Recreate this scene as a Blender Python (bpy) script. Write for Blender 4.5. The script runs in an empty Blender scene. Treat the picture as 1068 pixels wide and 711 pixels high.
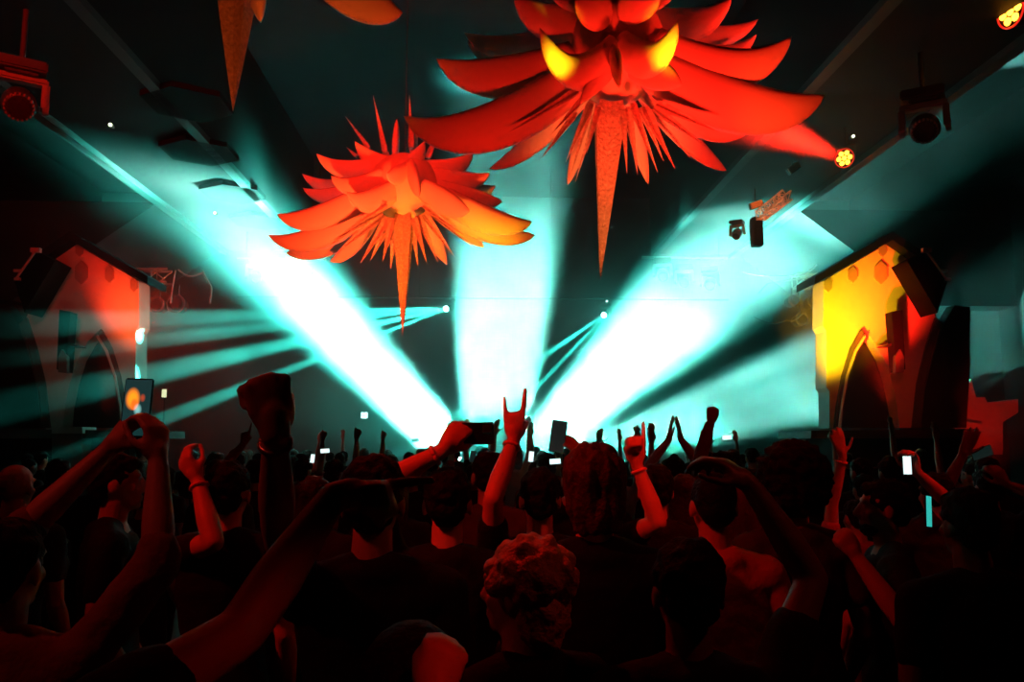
import bpy, bmesh, math, random
from mathutils import Vector, Matrix, noise
random.seed(7)
SC = bpy.context.scene
COL = SC.collection
F = 838.0
CAM = Vector((0, 0, 1.85))
PITCH = math.atan(104.5 / F)
YAW = -math.atan(32 / F)
ROT = Matrix.Rotation(YAW, 3, 'Z') @ Matrix.Rotation(math.pi / 2 + PITCH, 3, 'X')
V = Vector
PI = math.pi


def P(px, py, Y):
    """world point at depth Y seen at photo position (px, py)"""
    d = ROT @ V(((px - 534) / F, -(py - 355.5) / F, -1))
    return CAM + d * (Y / d.y)


# ------------------------------------------------------------------ materials
MATS = {}


def mat(name, col, rough=.6, metal=0, emit=None, es=0, bump=0, bscale=20, var=0, spec=.5, sub=0, coat=0):
    if name in MATS:
        return MATS[name]
    m = bpy.data.materials.new(name)
    m.use_nodes = True
    nt = m.node_tree
    b = nt.nodes['Principled BSDF']
    b.inputs['Base Color'].default_value = (*col, 1)
    b.inputs['Roughness'].default_value = rough
    b.inputs['Metallic'].default_value = metal
    b.inputs['Specular IOR Level'].default_value = spec
    if coat:
        b.inputs['Coat Weight'].default_value = coat
    if emit:
        b.inputs['Emission Color'].default_value = (*emit, 1)
        b.inputs['Emission Strength'].default_value = es
    if bump or var:
        tc = nt.nodes.new('ShaderNodeTexCoord')
        no = nt.nodes.new('ShaderNodeTexNoise')
        no.inputs['Scale'].default_value = bscale
        no.inputs['Detail'].default_value = 4
        nt.links.new(tc.outputs['Object'], no.inputs['Vector'])
        if bump:
            bp = nt.nodes.new('ShaderNodeBump')
            bp.inputs['Strength'].default_value = bump
            bp.inputs['Distance'].default_value = .02
            nt.links.new(no.outputs[0], bp.inputs['Height'])
            nt.links.new(bp.outputs[0], b.inputs['Normal'])
        if var:
            mx = nt.nodes.new('ShaderNodeMix')
            mx.data_type = 'RGBA'
            mx.inputs[6].default_value = (*[c * (1 - var) for c in col], 1)
            mx.inputs[7].default_value = (*[min(1, c * (1 + var)) for c in col], 1)
            nt.links.new(no.outputs[0], mx.inputs[0])
            nt.links.new(mx.outputs[2], b.inputs['Base Color'])
    MATS[name] = m
    return m


M_floor = mat('floor_concrete', (.035, .035, .035), .6, bump=.2, bscale=3, var=.3)
M_ceil = mat('ceiling_black', (.009, .009, .01), .8, spec=.08, bump=.2, bscale=2, var=.4)
M_wall = mat('wall_black', (.015, .015, .016), .8, spec=.08, bump=.2, bscale=2, var=.4)
M_soffit = mat('soffit_grey', (.005, .0045, .0045), .65, spec=.08, bump=.15, bscale=3, var=.2)
M_hex = mat('felt_panel', (.006, .006, .006), .95, spec=.03, bump=.2, bscale=30, var=.15)
M_black = mat('black_metal', (.02, .02, .02), .4, spec=.5, bump=.05, bscale=60)
M_grey = mat('grey_cast_metal', (.16, .15, .15), .45, metal=.3, bump=.05, bscale=60)
M_alu = mat('truss_aluminium', (.45, .45, .45), .35, metal=.8, bump=.05, bscale=60)
M_glass = mat('lens_glass', (.02, .02, .02), .08, spec=.9, coat=.6)
M_fac = mat('facade_plaster', (.62, .6, .57), .75, bump=.12, bscale=8, var=.08)
M_facdk = mat('facade_dark_panel', (.10, .085, .08), .7, spec=.08, bump=.1, bscale=8, var=.2)
M_arch = mat('arch_opening_board', (.03, .03, .03), .8, spec=.08, bump=.1, bscale=8, var=.2)
M_white = mat('white_inflatable_fabric', (.82, .8, .78), .55, bump=.10, bscale=5, var=.05)
M_seam = mat('fabric_seam', (.5, .48, .47), .7)
M_foil = mat('crinkled_foil', (.6, .56, .54), .35, metal=.3, bump=1.0, bscale=32, var=.65)
M_teal_on = mat('lit_teal_lens', (.1, .1, .1), .3, emit=(.35, 1, .93), es=60)
M_led = mat('lit_amber_led', (.1, .1, .1), .3, emit=(1, .34, .02), es=9)
M_ledred = mat('lit_red_rim', (.1, .02, .02), .3, emit=(1, .02, .01), es=.9)
M_pin = mat('indicator_led', (.1, .1, .1), .3, emit=(.9, 1, .6), es=3)
M_pinw = mat('white_pin_light', (.1, .1, .1), .3, emit=(.5, 1, .95), es=6)
M_speaker = mat('speaker_black', (.004, .004, .004), .7, spec=.08, bump=.3, bscale=120)
M_stage = mat('stage_deck', (.02, .02, .02), .5, spec=.08, bump=.2, bscale=10)
M_skinA = mat('skin_light', (.55, .33, .24), .5, bump=.06, bscale=60, var=.08)
M_skinB = mat('skin_tan', (.38, .21, .14), .5, bump=.06, bscale=60, var=.08)
M_skinC = mat('skin_brown', (.17, .085, .055), .45, bump=.06, bscale=60, var=.08)
M_hairK = mat('hair_black', (.005, .0045, .0045), .7, bump=.5, bscale=70, spec=.1)
M_hairB = mat('hair_brown', (.045, .022, .012), .5, bump=.5, bscale=70, var=.4, spec=.3)
M_hairR = mat('hair_auburn', (.07, .025, .015), .5, bump=.5, bscale=70, var=.4, spec=.3)
M_hairY = mat('hair_blonde', (.5, .33, .17), .45, bump=.6, bscale=60, var=.35)
M_blk = mat('cloth_black', (.008, .008, .009), .85, bump=.3, bscale=30, spec=.15)
M_chr = mat('cloth_charcoal', (.03, .03, .034), .85, bump=.3, bscale=30, spec=.2)
M_red = mat('cloth_red', (.40, .05, .04), .8, bump=.5, bscale=60)
M_wht = mat('cloth_white', (.55, .55, .55), .8, bump=.3, bscale=30)
M_org = mat('cloth_orange', (.42, .13, .05), .8, bump=.3, bscale=30)
M_den = mat('denim', (.02, .03, .06), .85, bump=.3, bscale=50)
M_shoe = mat('shoe_rubber', (.02, .02, .02), .6, bump=.1, bscale=40)
M_band = mat('wristband_fabric', (.75, .2, .15), .6, bump=.2, bscale=80)
M_eye = mat('eye_white', (.7, .68, .66), .2)
M_phone = mat('phone_glass_black', (.01, .01, .012), .15, spec=.6, coat=.3)


# ------------------------------------------------------------------ helpers
def link(o, parent=None):
    COL.objects.link(o)
    if parent is not None:
        o.parent = parent
    return o


def tag(o, label=None, cat=None, group=None, kind=None):
    if label: o['label'] = label
    if cat: o['category'] = cat
    if group: o['group'] = group
    if kind: o['kind'] = kind
    return o


def empty(name, loc=(0, 0, 0), label=None, cat=None, group=None):
    o = bpy.data.objects.new(name, None)
    o.empty_display_size = .1
    o.location = loc
    link(o)
    return tag(o, label, cat, group)


def obj(name, bm, m, parent=None, smooth=False, off=None):
    me = bpy.data.meshes.new(name)
    if off is not None:
        bmesh.ops.translate(bm, verts=bm.verts, vec=-V(off))
    bmesh.ops.recalc_face_normals(bm, faces=bm.faces)
    bm.to_mesh(me)
    bm.free()
    for p in me.polygons: p.use_smooth = smooth
    me.materials.append(m)
    o = bpy.data.objects.new(name, me)
    return link(o, parent)


def copy_tree(o, parent=None):
    c = o.copy()
    COL.objects.link(c)
    c.parent = parent
    for ch in [x for x in o.children]:
        copy_tree(ch, c)
    return c


def frame(d, up=V((0, 0, 1))):
    d = d.normalized()
    x = d.cross(up)
    if x.length < 1e-4: x = d.cross(V((0, 1, 0)))
    x.normalize()
    y = x.cross(d).normalized()
    return x, y, d


def bx(bm, c, s, rot=None, bevel=0):
    mt = Matrix.Translation(c) @ (rot.to_4x4() if rot else Matrix()) @ Matrix.Diagonal((*s, 1))
    r = bmesh.ops.create_cube(bm, size=1, matrix=mt)
    if bevel:
        es = list({e for v in r['verts'] for e in v.link_edges})
        bmesh.ops.bevel(bm, geom=es, offset=bevel, segments=2, affect='EDGES')
    return bm


def tube(bm, a, b, ra, rb=None, n=10, caps=True):
    a, b = V(a), V(b)
    rb = ra if rb is None else rb
    x, y, d = frame(b - a)
    A = [bm.verts.new(a + (x * math.cos(t) + y * math.sin(t)) * ra) for t in [2 * PI * i / n for i in range(n)]]
    B = [bm.verts.new(b + (x * math.cos(t) + y * math.sin(t)) * rb) for t in [2 * PI * i / n for i in range(n)]]
    for i in range(n): bm.faces.new((A[i], A[(i + 1) % n], B[(i + 1) % n], B[i]))
    if caps:
        bm.faces.new(A[::-1]); bm.faces.new(B)
    return bm


def path_tube(bm, pts, r, n=8):
    pts = [V(p) for p in pts]
    rings = []
    for i, p in enumerate(pts):
        t = (pts[min(i + 1, len(pts) - 1)] - pts[max(i - 1, 0)])
        x, y, d = frame(t)
        rr = r[i] if isinstance(r, (list, tuple)) else r
        rings.append([bm.verts.new(p + (x * math.cos(a) + y * math.sin(a)) * rr) for a in [2 * PI * k / n for k in range(n)]])
    for A, B in zip(rings, rings[1:]):
        for i in range(n): bm.faces.new((A[i], A[(i + 1) % n], B[(i + 1) % n], B[i]))
    bm.faces.new(rings[0][::-1]); bm.faces.new(rings[-1])
    return bm


def prism(bm, pts, depth):
    """pts: world points in a plane of constant y; extruded by depth along +y"""
    A = [bm.verts.new(V(p)) for p in pts]
    B = [bm.verts.new(V(p) + V((0, depth, 0))) for p in pts]
    n = len(pts)
    bm.faces.new(A); bm.faces.new(B[::-1])
    for i in range(n): bm.faces.new((A[i], B[i], B[(i + 1) % n], A[(i + 1) % n]))
    return bm


def BM(): return bmesh.new()


def spot(name, a, b, ang, col, W, rad=.1, blend=1.0):
    l = bpy.data.lights.new(name, 'SPOT')
    l.energy = W; l.color = col; l.spot_size = math.radians(ang); l.spot_blend = blend; l.shadow_soft_size = rad
    o = bpy.data.objects.new(name, l)
    o.location = a
    o.rotation_euler = (V(b) - V(a)).to_track_quat('-Z', 'Y').to_euler()
    return link(o)


def point(name, a, col, W, rad=.1):
    l = bpy.data.lights.new(name, 'POINT')
    l.energy = W; l.color = col; l.shadow_soft_size = rad
    o = bpy.data.objects.new(name, l)
    o.location = a
    return link(o)


# ------------------------------------------------------------------ camera
cd = bpy.data.cameras.new('camera')
cam = bpy.data.objects.new('camera', cd)
COL.objects.link(cam)
cam.matrix_world = Matrix.Translation(CAM) @ ROT.to_4x4()
cd.sensor_width = 36
cd.lens = 36 * F / 1068
cd.clip_start = .05
SC.camera = cam

# ------------------------------------------------------------------ haze in the air of the hall
w = bpy.data.worlds.new('hall_air')
SC.world = w
w.use_nodes = True
nt = w.node_tree
nt.nodes.clear()
N = nt.nodes.new
L = nt.links.new
wo = N('ShaderNodeOutputWorld')
bg = N('ShaderNodeBackground')
bg.inputs[0].default_value = (0, 0, 0, 1)
L(bg.outputs[0], wo.inputs[0])
vs = N('ShaderNodeVolumeScatter')
vs.inputs['Anisotropy'].default_value = .25
geo = N('ShaderNodeNewGeometry')
sep = N('ShaderNodeSeparateXYZ')
L(geo.outputs['Position'], sep.inputs[0])
ny = N('ShaderNodeMapRange')          # thicker towards the stage
ny.interpolation_type = 'SMOOTHSTEP'
for i, x in zip((1, 2, 3, 4), (12.5, 17.8, .0014, .15)): ny.inputs[i].default_value = x
L(sep.outputs['Y'], ny.inputs[0])
no = N('ShaderNodeTexNoise')
no.inputs['Scale'].default_value = .62
no.inputs['Detail'].default_value = 3
no.inputs['Distortion'].default_value = .5
L(geo.outputs['Position'], no.inputs['Vector'])
nm = N('ShaderNodeMapRange')
for i, x in zip((1, 2, 3, 4), (.36, .66, .45, 1.7)): nm.inputs[i].default_value = x
L(no.outputs[0], nm.inputs[0])
dv = N('ShaderNodeVectorMath'); dv.operation = 'DISTANCE'      # extra haze added so the red par lamp's beam shows
dv.inputs[1].default_value = tuple(P(820, 135, 10.5))
L(geo.outputs['Position'], dv.inputs[0])
dm = N('ShaderNodeMapRange'); dm.interpolation_type = 'SMOOTHSTEP'
for i, x in zip((1, 2, 3, 4), (2.6, .1, 0, .20)): dm.inputs[i].default_value = x
L(dv.outputs['Value'], dm.inputs[0])
ad = N('ShaderNodeMath'); ad.operation = 'ADD'
L(ny.outputs[0], ad.inputs[0]); L(dm.outputs[0], ad.inputs[1])
mu = N('ShaderNodeMath'); mu.operation = 'MULTIPLY'
L(ad.outputs[0], mu.inputs[0]); L(nm.outputs[0], mu.inputs[1])
zm = N('ShaderNodeMapRange'); zm.interpolation_type = 'SMOOTHSTEP'      # haze thinned with height so the beams fade out
for i, x in zip((1, 2, 3, 4), (4.6, 7.2, 1, .14)): zm.inputs[i].default_value = x
L(sep.outputs['Z'], zm.inputs[0])
m2 = N('ShaderNodeMath'); m2.operation = 'MULTIPLY'
L(mu.outputs[0], m2.inputs[0]); L(zm.outputs[0], m2.inputs[1])
L(m2.outputs[0], vs.inputs['Density'])
L(vs.outputs[0], wo.inputs[1])

# ------------------------------------------------------------------ the hall
XW, ZC, YB = 11.0, 9.0, 23.0


def struct(name, c, s, m):
    o = obj(name, bx(BM(), c, s), m)
    return tag(o, kind='structure')


struct('floor', (0, 9, -.1), (2 * XW, 30, .2), M_floor)
struct('ceiling', (0, 9, ZC + .1), (2 * XW, 30, .2), M_ceil)
struct('wall_left', (-XW - .1, 9, 4.5), (.2, 30, 9.4), M_wall)
struct('wall_right', (XW + .1, 9, 4.5), (.2, 30, 9.4), M_wall)
struct('wall_back', (0, YB + .1, 4.5), (2 * XW, .2, 9.4), M_wall)
struct('wall_front', (0, -6.1, 4.5), (2 * XW, .2, 9.4), M_wall)
# long dropped soffits that run down both sides of the hall
k = 0
for s in (-1, 1):
    k += 1
    bm = BM()
    bx(bm, (s * 5.4, 12, 7.8), (2.2, 16, 2.4))
    o = tag(obj('trim_%d' % k, bm, M_soffit), kind='structure')
    bm = BM()
    bx(bm, (s * 6.42, 12, 6.55), (.16, 16.02, .1))
    bx(bm, (s * 4.38, 12, 6.55), (.16, 16.02, .1))
    obj('soffit_edge', bm, mat('soffit_edge_grey', (.02, .018, .018), .6), o)
for s in (-1, 1):                      # dark balcony fascias above the facades
    k += 1
    bm = BM()
    A = [V((s * 6.5, 15.9, 6.6)), V((s * 11, 15.9, 6.6)), V((s * 11, 15.9, 4.6)), V((s * 9.2, 15.9, 4.6)), V((s * 7.7, 15.9, 5.7))]
    prism(bm, A, 4)
    tag(obj('trim_%d' % k, bm, M_wall), kind='structure')

for s in (-1, 1):  # black wing boards added to block beam light at the side walls
    k += 1
    tag(obj('trim_%d' % k, bx(BM(), (s * 9.9, 16.6, 3.3), (2.2, .2, 6.6)), M_wall), kind='structure')

# ------------------------------------------------------------------ stage
t = empty('stage_platform', (0, 20.5, 0), 'low black stage platform at the far end of the hall, mostly hidden by raised hands', 'stage')
obj('deck', bx(BM(), (0, 0, 1.1), (12, 4.4, .12), bevel=.01), M_stage, t)
obj('skirt', bx(BM(), (0, .02, .52), (11.9, 4.3, 1.04)), M_black, t)
t = empty('dj_booth', P(520, 470, 20.6), 'dark DJ booth at the middle of the stage behind the white beams', 'booth')
t.location.z = 1.16
obj('counter', bx(BM(), (0, 0, .55), (2.2, .8, .06), bevel=.01), M_black, t)
obj('front_panel', bx(BM(), (0, -.32, .26), (2.1, .06, .52), bevel=.01), M_stage, t)
for s in (-1, 1):
    obj('side_panel', bx(BM(), (s * 1.03, .02, .26), (.05, .68, .52)), M_stage, t)
bm = BM()
bx(bm, (-.5, 0, .63), (.36, .4, .09), bevel=.01); bx(bm, (.5, 0, .63), (.36, .4, .09), bevel=.01); bx(bm, (0, 0, .64), (.36, .4, .11), bevel=.01)
obj('mixer_deck', bm, M_grey, t)


# ------------------------------------------------------------------ lamps
def moving_head(loc, aim, size, label, group=None, lit=None, hang=True, ym=M_grey, cat='stage light'):
    """moving-head lamp: a base box, a two-armed yoke and a tilting barrel"""
    s = size
    t = empty('moving_head_light', loc, label, cat, group)
    up = -1 if hang else 1
    a = V(aim) - V(loc)
    yaw = math.atan2(a.y, a.x) - PI / 2
    rz = Matrix.Rotation(yaw, 3, 'Z')
    f = lambda x, y, z: rz @ V((x * s, y * s, z * s * up))
    bm = BM(); bx(bm, f(0, 0, .1), (.78 * s, .62 * s, .2 * s), rz, .03 * s)
    bx(bm, f(0, 0, .22), (.5 * s, .4 * s, .05 * s), rz, .01 * s)
    obj('base', bm, M_black, t)
    bm = BM()
    bx(bm, f(0, 0, .30), (.86 * s, .24 * s, .12 * s), rz, .03 * s)
    for q in (-1, 1):
        bx(bm, f(q * .39, 0, .56), (.12 * s, .26 * s, .5 * s), rz, .035 * s)
        c = f(q * .36, 0, .76)
        tube(bm, c, c + rz @ V((q * .1 * s, 0, 0)), .13 * s, .11 * s, 18)
    obj('yoke', bm, ym, t)
    c = f(0, 0, .74)
    d = (V(aim) - V(loc) - c).normalized()
    bm = BM()
    pts = [c - d * .32 * s, c - d * .30 * s, c - d * .1 * s, c + d * .12 * s, c + d * .26 * s, c + d * .34 * s, c + d * .36 * s]
    path_tube(bm, pts, [.12 * s, .19 * s, .27 * s, .28 * s, .24 * s, .24 * s, .22 * s], 24)
    hd = obj('lamp_head', bm, M_black, t, True)
    bm = BM()
    e = c + d * .355 * s
    tube(bm, e, e + d * .03 * s, .2 * s, .19 * s, 24)
    obj('lens', bm, lit or M_glass, hd)
    bm = BM()
    x, y, dd = frame(d)
    for i in range(20):
        q = 2 * PI * i / 20
        bx(bm, e + (x * math.cos(q) + y * math.sin(q)) * .225 * s, (.03 * s, .03 * s, .05 * s))
    obj('lens_ring', bm, M_grey, hd)
    bm = BM(); bx(bm, c + V((0, -.27 * s, .1 * s)) * 1.0, (.12 * s, .02 * s, .03 * s))
    obj('display', bm, M_ledred, hd)
    return t, V(loc) + c + d * .42 * s, d


def par_can(loc, aim, r, label):
    t = empty('led_par_light', loc, label, 'stage light')
    d = (V(aim) - V(loc)).normalized()
    x, y, _ = frame(d)
    bm = BM()
    path_tube(bm, [-d * r * 1.7, -d * r * 1.6, -d * r * .6, d * 0, d * r * .08], [r * .5, r * .8, r * .95, r * 1.1, r * 1.1], 24)
    obj('housing', bm, M_black, t, True)
    bm = BM()
    ring = [(x * math.cos(q) + y * math.sin(q)) * r * 1.08 + d * r * .1 for q in [2 * PI * i / 24 for i in range(25)]]
    path_tube(bm, ring, r * .07, 6)
    obj('rim', bm, M_ledred, t)
    for k in range(7):
        c = V() if k == 0 else (x * math.cos(k * PI / 3) + y * math.sin(k * PI / 3)) * r * .64
        bm = BM(); path_tube(bm, [c + d * r * .09, c + d * r * .16, c + d * r * .2], [r * .28, r * .26, r * .12], 14)
        obj('led_lens', bm, M_led, t)
    bm = BM()                       # stirrup and clamp up to what it hangs from
    path_tube(bm, [x * r * 1.2 - d * r * .6, x * r * 1.25 + V((0, 0, r * 1.5)) - d * r * .6, -x * r * 1.25 + V((0, 0, r * 1.5)) - d * r * .6, -x * r * 1.2 - d * r * .6], r * .1, 6)
    tube(bm, V((0, 0, r * 1.5)) - d * r * .6, V((0, 0, 6.6 - loc[2])) - d * r * .6, r * .12)
    obj('bracket', bm, M_black, t)
    return V(loc) + d * r * .3


TEAL = (.035, 1, .80)
WHT = (.55, 1, .93)
RED = (1, .012, .004)
ORG = (1, .10, .012)
YEL = (1, .36, .004)

# four banks of beam lamps along the front of the stage
KB = 25.0
banks = [((482, 476), (345, 335, 16.6), 21, 2.2, 3, 'fanned to the left', -1.1),
         ((514, 476), (529, 250, 16.6), 13, 2.6, 4, 'pointing straight up', .0),
         ((546, 476), (735, 300, 16.8), 17, 2.6, 3, 'tilted up to the right', 1.1),
         ((590, 474), (820, 407, 17.2), 9, 1.5, 3, 'tilted low to the right', 2.4)]
for (sx, sy), dst, ang, e, n, word, x0 in banks:
    D = P(*dst)
    S0 = P(sx, sy, 19.0)
    for i in range(n):
        off = (i - (n - 1) / 2) * .40
        loc = V((S0.x + off, 18.75, 1.16))
        aim = D + V((off * 1.2, 0, 0)) + (V((0, 0, -off * 1.0)) if abs(D.x) > 1.5 else V())
        t, tip, d = moving_head(loc, aim, .29, ['first', 'second', 'third', 'fourth'][i] + ' beam lamp from the left in the stage-front bank ' + word, 'beam lamps on the stage front', M_teal_on, hang=False, cat='stage light')
        W = 9000 * KB * e / n
        spot('beam', tip, aim, ang, TEAL, W, .22)
        spot('beam_core', tip, aim, ang * .72, WHT, W * 1.1, .24)  # second, whiter spot added to whiten the middle of the beam

# two lamps high on the rear truss, each with a split fan of thin beams
a1 = P(468, 323, 20.2)
a2 = P(632, 328, 20.2)
moving_head(a1 + V((0, .1, .30)), P(200, 345, 14), .34, 'tiny bright lamp on the rear truss, throwing thin beams to the left', 'fan lamps on the rear truss', M_teal_on)
moving_head(a2 + V((0, .1, .30)), P(540, 440, 16), .34, 'tiny bright lamp on the rear truss, throwing thin beams down to the crowd', 'fan lamps on the rear truss', M_teal_on)
q1 = a1 + V((0, -.3, 0)); q2 = a2 + V((0, -.3, 0))
for (x, y, wd) in ((190, 332, 3.4), (200, 352, 2.2), (150, 392, 4), (200, 425, 2.4), (130, 352, 2.2)):
    spot('fan_beam', q1, P(x, y, 15), wd, TEAL, 200000, .03, .8)
for (x, y, wd) in ((525, 400, 2.6), (540, 425, 1.8), (572, 440, 2.2)):
    spot('fan_beam', q2, P(x, y, 16.5), wd, TEAL, 110000, .03, .8)
point('lamp_glow', q1 + V((0, -.1, 0)), TEAL, 14, .05)
point('lamp_glow', q2 + V((0, -.1, 0)), TEAL, 14, .05)
# unseen wide teal spots added for the ambient glow in the haze
spot('teal_fill', V((-1.5, 19.5, 1.7)), V((-5.5, 13, 6.0)), 70, TEAL, 350, .5)
spot('teal_fill', V((1.5, 19.5, 1.7)), V((5.0, 13, 5.0)), 70, TEAL, 350, .5)
spot('teal_fill', V((0, 19.8, 1.5)), V((0, 12, 3.0)), 110, TEAL, 150, .5)

# rear truss
def truss(a, b, wd, label, m=M_alu, n=None, r=.025):
    a, b = V(a), V(b)
    t = empty('lighting_truss', a, label, 'truss')
    x, y, d = frame(b - a)
    Ln = (b - a).length
    n = n or max(3, int(Ln / (wd * 1.1)))
    cs = [(x * i + y * j) * wd / 2 for i, j in ((1, 1), (1, -1), (-1, -1), (-1, 1))]
    for c in cs:
        obj('chord', tube(BM(), c, c + (b - a), r), m, t)
    bm = BM()
    for i in range(n):
        p, q = (b - a) * (i / n), (b - a) * ((i + 1) / n)
        for j in range(4):
            c1, c2 = cs[j], cs[(j + 1) % 4]
            tube(bm, p + c1, q + c2, r * .55, n=6)
            tube(bm, p + c1, p + c2, r * .55, n=6)
    obj('lacing', bm, m, t)
    return t


zt = a1.z + .33
t = empty('lamp_bar', (0, a1.y + .1, zt), 'long thin black bar across the rear of the stage carrying two bright lamps', 'bar')
obj('pipe', tube(BM(), (-6.2, 0, 0), (6.4, 0, 0), .03), M_black, t)
for xx in (-5, -1.6, 1.8, 5.2):
    obj('suspension_wire', tube(BM(), (xx, 0, 0), (xx, 0, 8.99 - zt), .008), M_black, t)
truss((-10.2, 17.2, 5.35), (-6.7, 17.2, 5.35), .28, 'dark truss above the left side of the stage, edged with red light')
truss((6.9, 17.2, 5.35), (10.2, 17.2, 5.35), .28, 'dark truss above the right side of the stage beside the yellow facade')


def cable(pts, r, label, m=M_black, name='hanging_cable', sag=.0, n=14):
    P0 = [V(p) for p in pts]
    out = []
    for a, b in zip(P0, P0[1:]):
        for i in range(n):
            u = i / n
            out.append(a.lerp(b, u) + V((0, 0, -sag * 4 * u * (1 - u))))
    out.append(P0[-1])
    base = out[0].copy()
    o = obj(name, path_tube(BM(), [p - base for p in out], r, 6), m, None, True)
    o.location = base
    return tag(o, label, 'cable')


M_cab = mat('cable_sheath', (.3, .28, .28), .4)
cable([P(186, 281, 17), P(212, 283, 17)], .018, 'short cable draped along the left side truss', M_cab, sag=.12)
cable([P(211, 282, 17), P(221, 300, 17), P(219, 316, 17)], .022, 'curved cable hanging below the left side truss', M_cab)
cable([P(183, 282, 17), P(179, 305, 17), P(178, 316, 17)], .018, 'straight cable dropping from the left side truss to the speakers', M_cab)
cable([P(775, 284, 17), P(833, 287, 17), P(852, 276, 17)], .018, 'pale cable slung level beside the yellow facade', M_cab, sag=.05)
cable([P(791, 306, 17), P(800, 296, 17), P(812, 294, 17), P(840, 290, 17)], .015, 'pale cable curling below the right side truss', M_cab)
cable([P(786, 330, 17), P(820, 334, 17), P(841, 322, 17)], .012, 'thin cable hanging over the right side of the stage', M_cab, sag=.1)


def round_speaker(px, py, Y, r, label):
    c = P(px, py, Y)
    t = empty('side_floodlight', c, label, 'stage light', None)
    bm = BM()
    path_tube(bm, [V((0, .35, 0)), V((0, .3, 0)), V((0, 0, 0)), V((0, -.04, 0))], [r * .5, r * .8, r, r * .96], 22)
    obj('housing', bm, M_black, t, True)
    ring = [V((math.cos(q) * r, -.04, math.sin(q) * r)) for q in [2 * PI * i / 26 for i in range(27)]]
    obj('rim', path_tube(BM(), ring, r * .08, 6), M_grey, t)
    obj('lens', tube(BM(), V((0, -.03, 0)), V((0, -.05, 0)), r * .8, r * .75, 22), M_glass, t)
    obj('bracket', tube(BM(), V((0, .1, r)), V((0, .1, 5.2 - c.z)), .02), M_black, t)


round_speaker(184, 317, 17.3, .19, 'round black floodlight hanging by the left truss, right one of the pair')
round_speaker(164, 318, 17.1, .16, 'round black floodlight hanging by the left truss, left one of the pair')
round_speaker(849, 314, 17.1, .15, 'round black floodlight under the right truss, the one nearest the yellow facade')
round_speaker(836, 333, 17.1, .14, 'round black floodlight under the right truss, lowest of the three')
round_speaker(828, 313, 17.1, .13, 'round black floodlight under the right truss, the one farthest from the facade')

# lamp clusters under the far ends of the soffits
for (px, py, lab) in ((292, 292, 'left'), (716, 290, 'right')):
    c = P(px, py, 18.0)
    for i in range(3):
        moving_head(V((c.x + (i - 1) * .62, 18.0 + .25 * (i % 2), 6.48 - .0)) if False else V((c.x + (i - 1) * .55, 18.0 + .2 * (i % 2), c.z + .45 - .1 * i)), P(px, 420, 12), .5,
                    ['outer', 'middle', 'inner'][i] + ' pale moving lamp in the cluster hanging by the far %s end of the soffit' % lab, 'lamp clusters at the soffit ends', ym=M_alu)
    t = empty('lamp_bar', (c.x, 18.1, c.z + .5), 'suspended bar carrying the lamp cluster at the far %s of the stage' % lab, 'bar')
    bm = BM(); tube(bm, (-1.0, 0, 0), (1.0, 0, 0), .03)
    obj('pipe', bm, M_alu, t)
    for s in (-.8, .8):
        obj('suspension_wire', tube(BM(), (s, 0, 0), (s, 0, 6.6 - c.z - .5 if abs(c.x + s) > 4.3 else 9 - c.z - .5), .008), M_black, t)

# big moving heads hung from the soffits, left and right
TL = P(23, 66, 8.6); TR = P(962, 96, 9.2)
for c, lab, aim in ((TL, 'black moving-head lamp with a red-lit yoke at upper left, hung from the soffit', P(25, 180, 6.5)), (TR, 'black moving-head lamp with a pale yoke at upper right, hung from the soffit', P(958, 190, 7.2))):
    t, tip, d = moving_head((c.x, c.y, c.z), aim, .62, lab)
    obj('clamp', tube(BM(), (0, 0, 0), (0, 0, 6.6 - c.z) if c.z < 6.6 else (0, 0, .1), .03), M_black, t)
p1 = P(881, 165, 11.5)
p2 = P(1055, 12, 8.2)
t1 = par_can(p1, P(690, 86, 8.0), .13, 'small amber LED par lamp throwing a red beam at the large star')
t2 = par_can(p2, P(700, 0, 7.6), .165, 'amber LED par lamp in the top right corner, seen at an angle')
spot('par_beam', t1, P(690, 86, 8.0), 13, RED, 22000, .07, .8)
spot('par_beam', t1, P(700, 90, 8.0), 8, (1, .05, .03), 2500, .07, 1)
spot('par_beam', t2, P(700, 40, 7.4), 18, RED, 2500, .08, .9)

# fittings on the right soffit, lit amber
def panel(px, py, Y, wd, ht, rot, label, m):
    c = P(px, py, Y)
    t = empty('blinder_panel', c, label, 'stage light')
    r = Matrix.Rotation(rot, 3, 'Y') @ Matrix.Rotation(.25, 3, 'X')
    obj('housing', bx(BM(), (0, .04, 0), (wd, .08, ht), r, .01), M_black, t)
    obj('reflector', bx(BM(), (0, -.01, 0), (wd * .92, .03, ht * .86), r), m, t)
    obj('bracket', tube(BM(), (0, .06, 0), (0, .06, 6.6 - c.z), .015), M_black, t)


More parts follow.
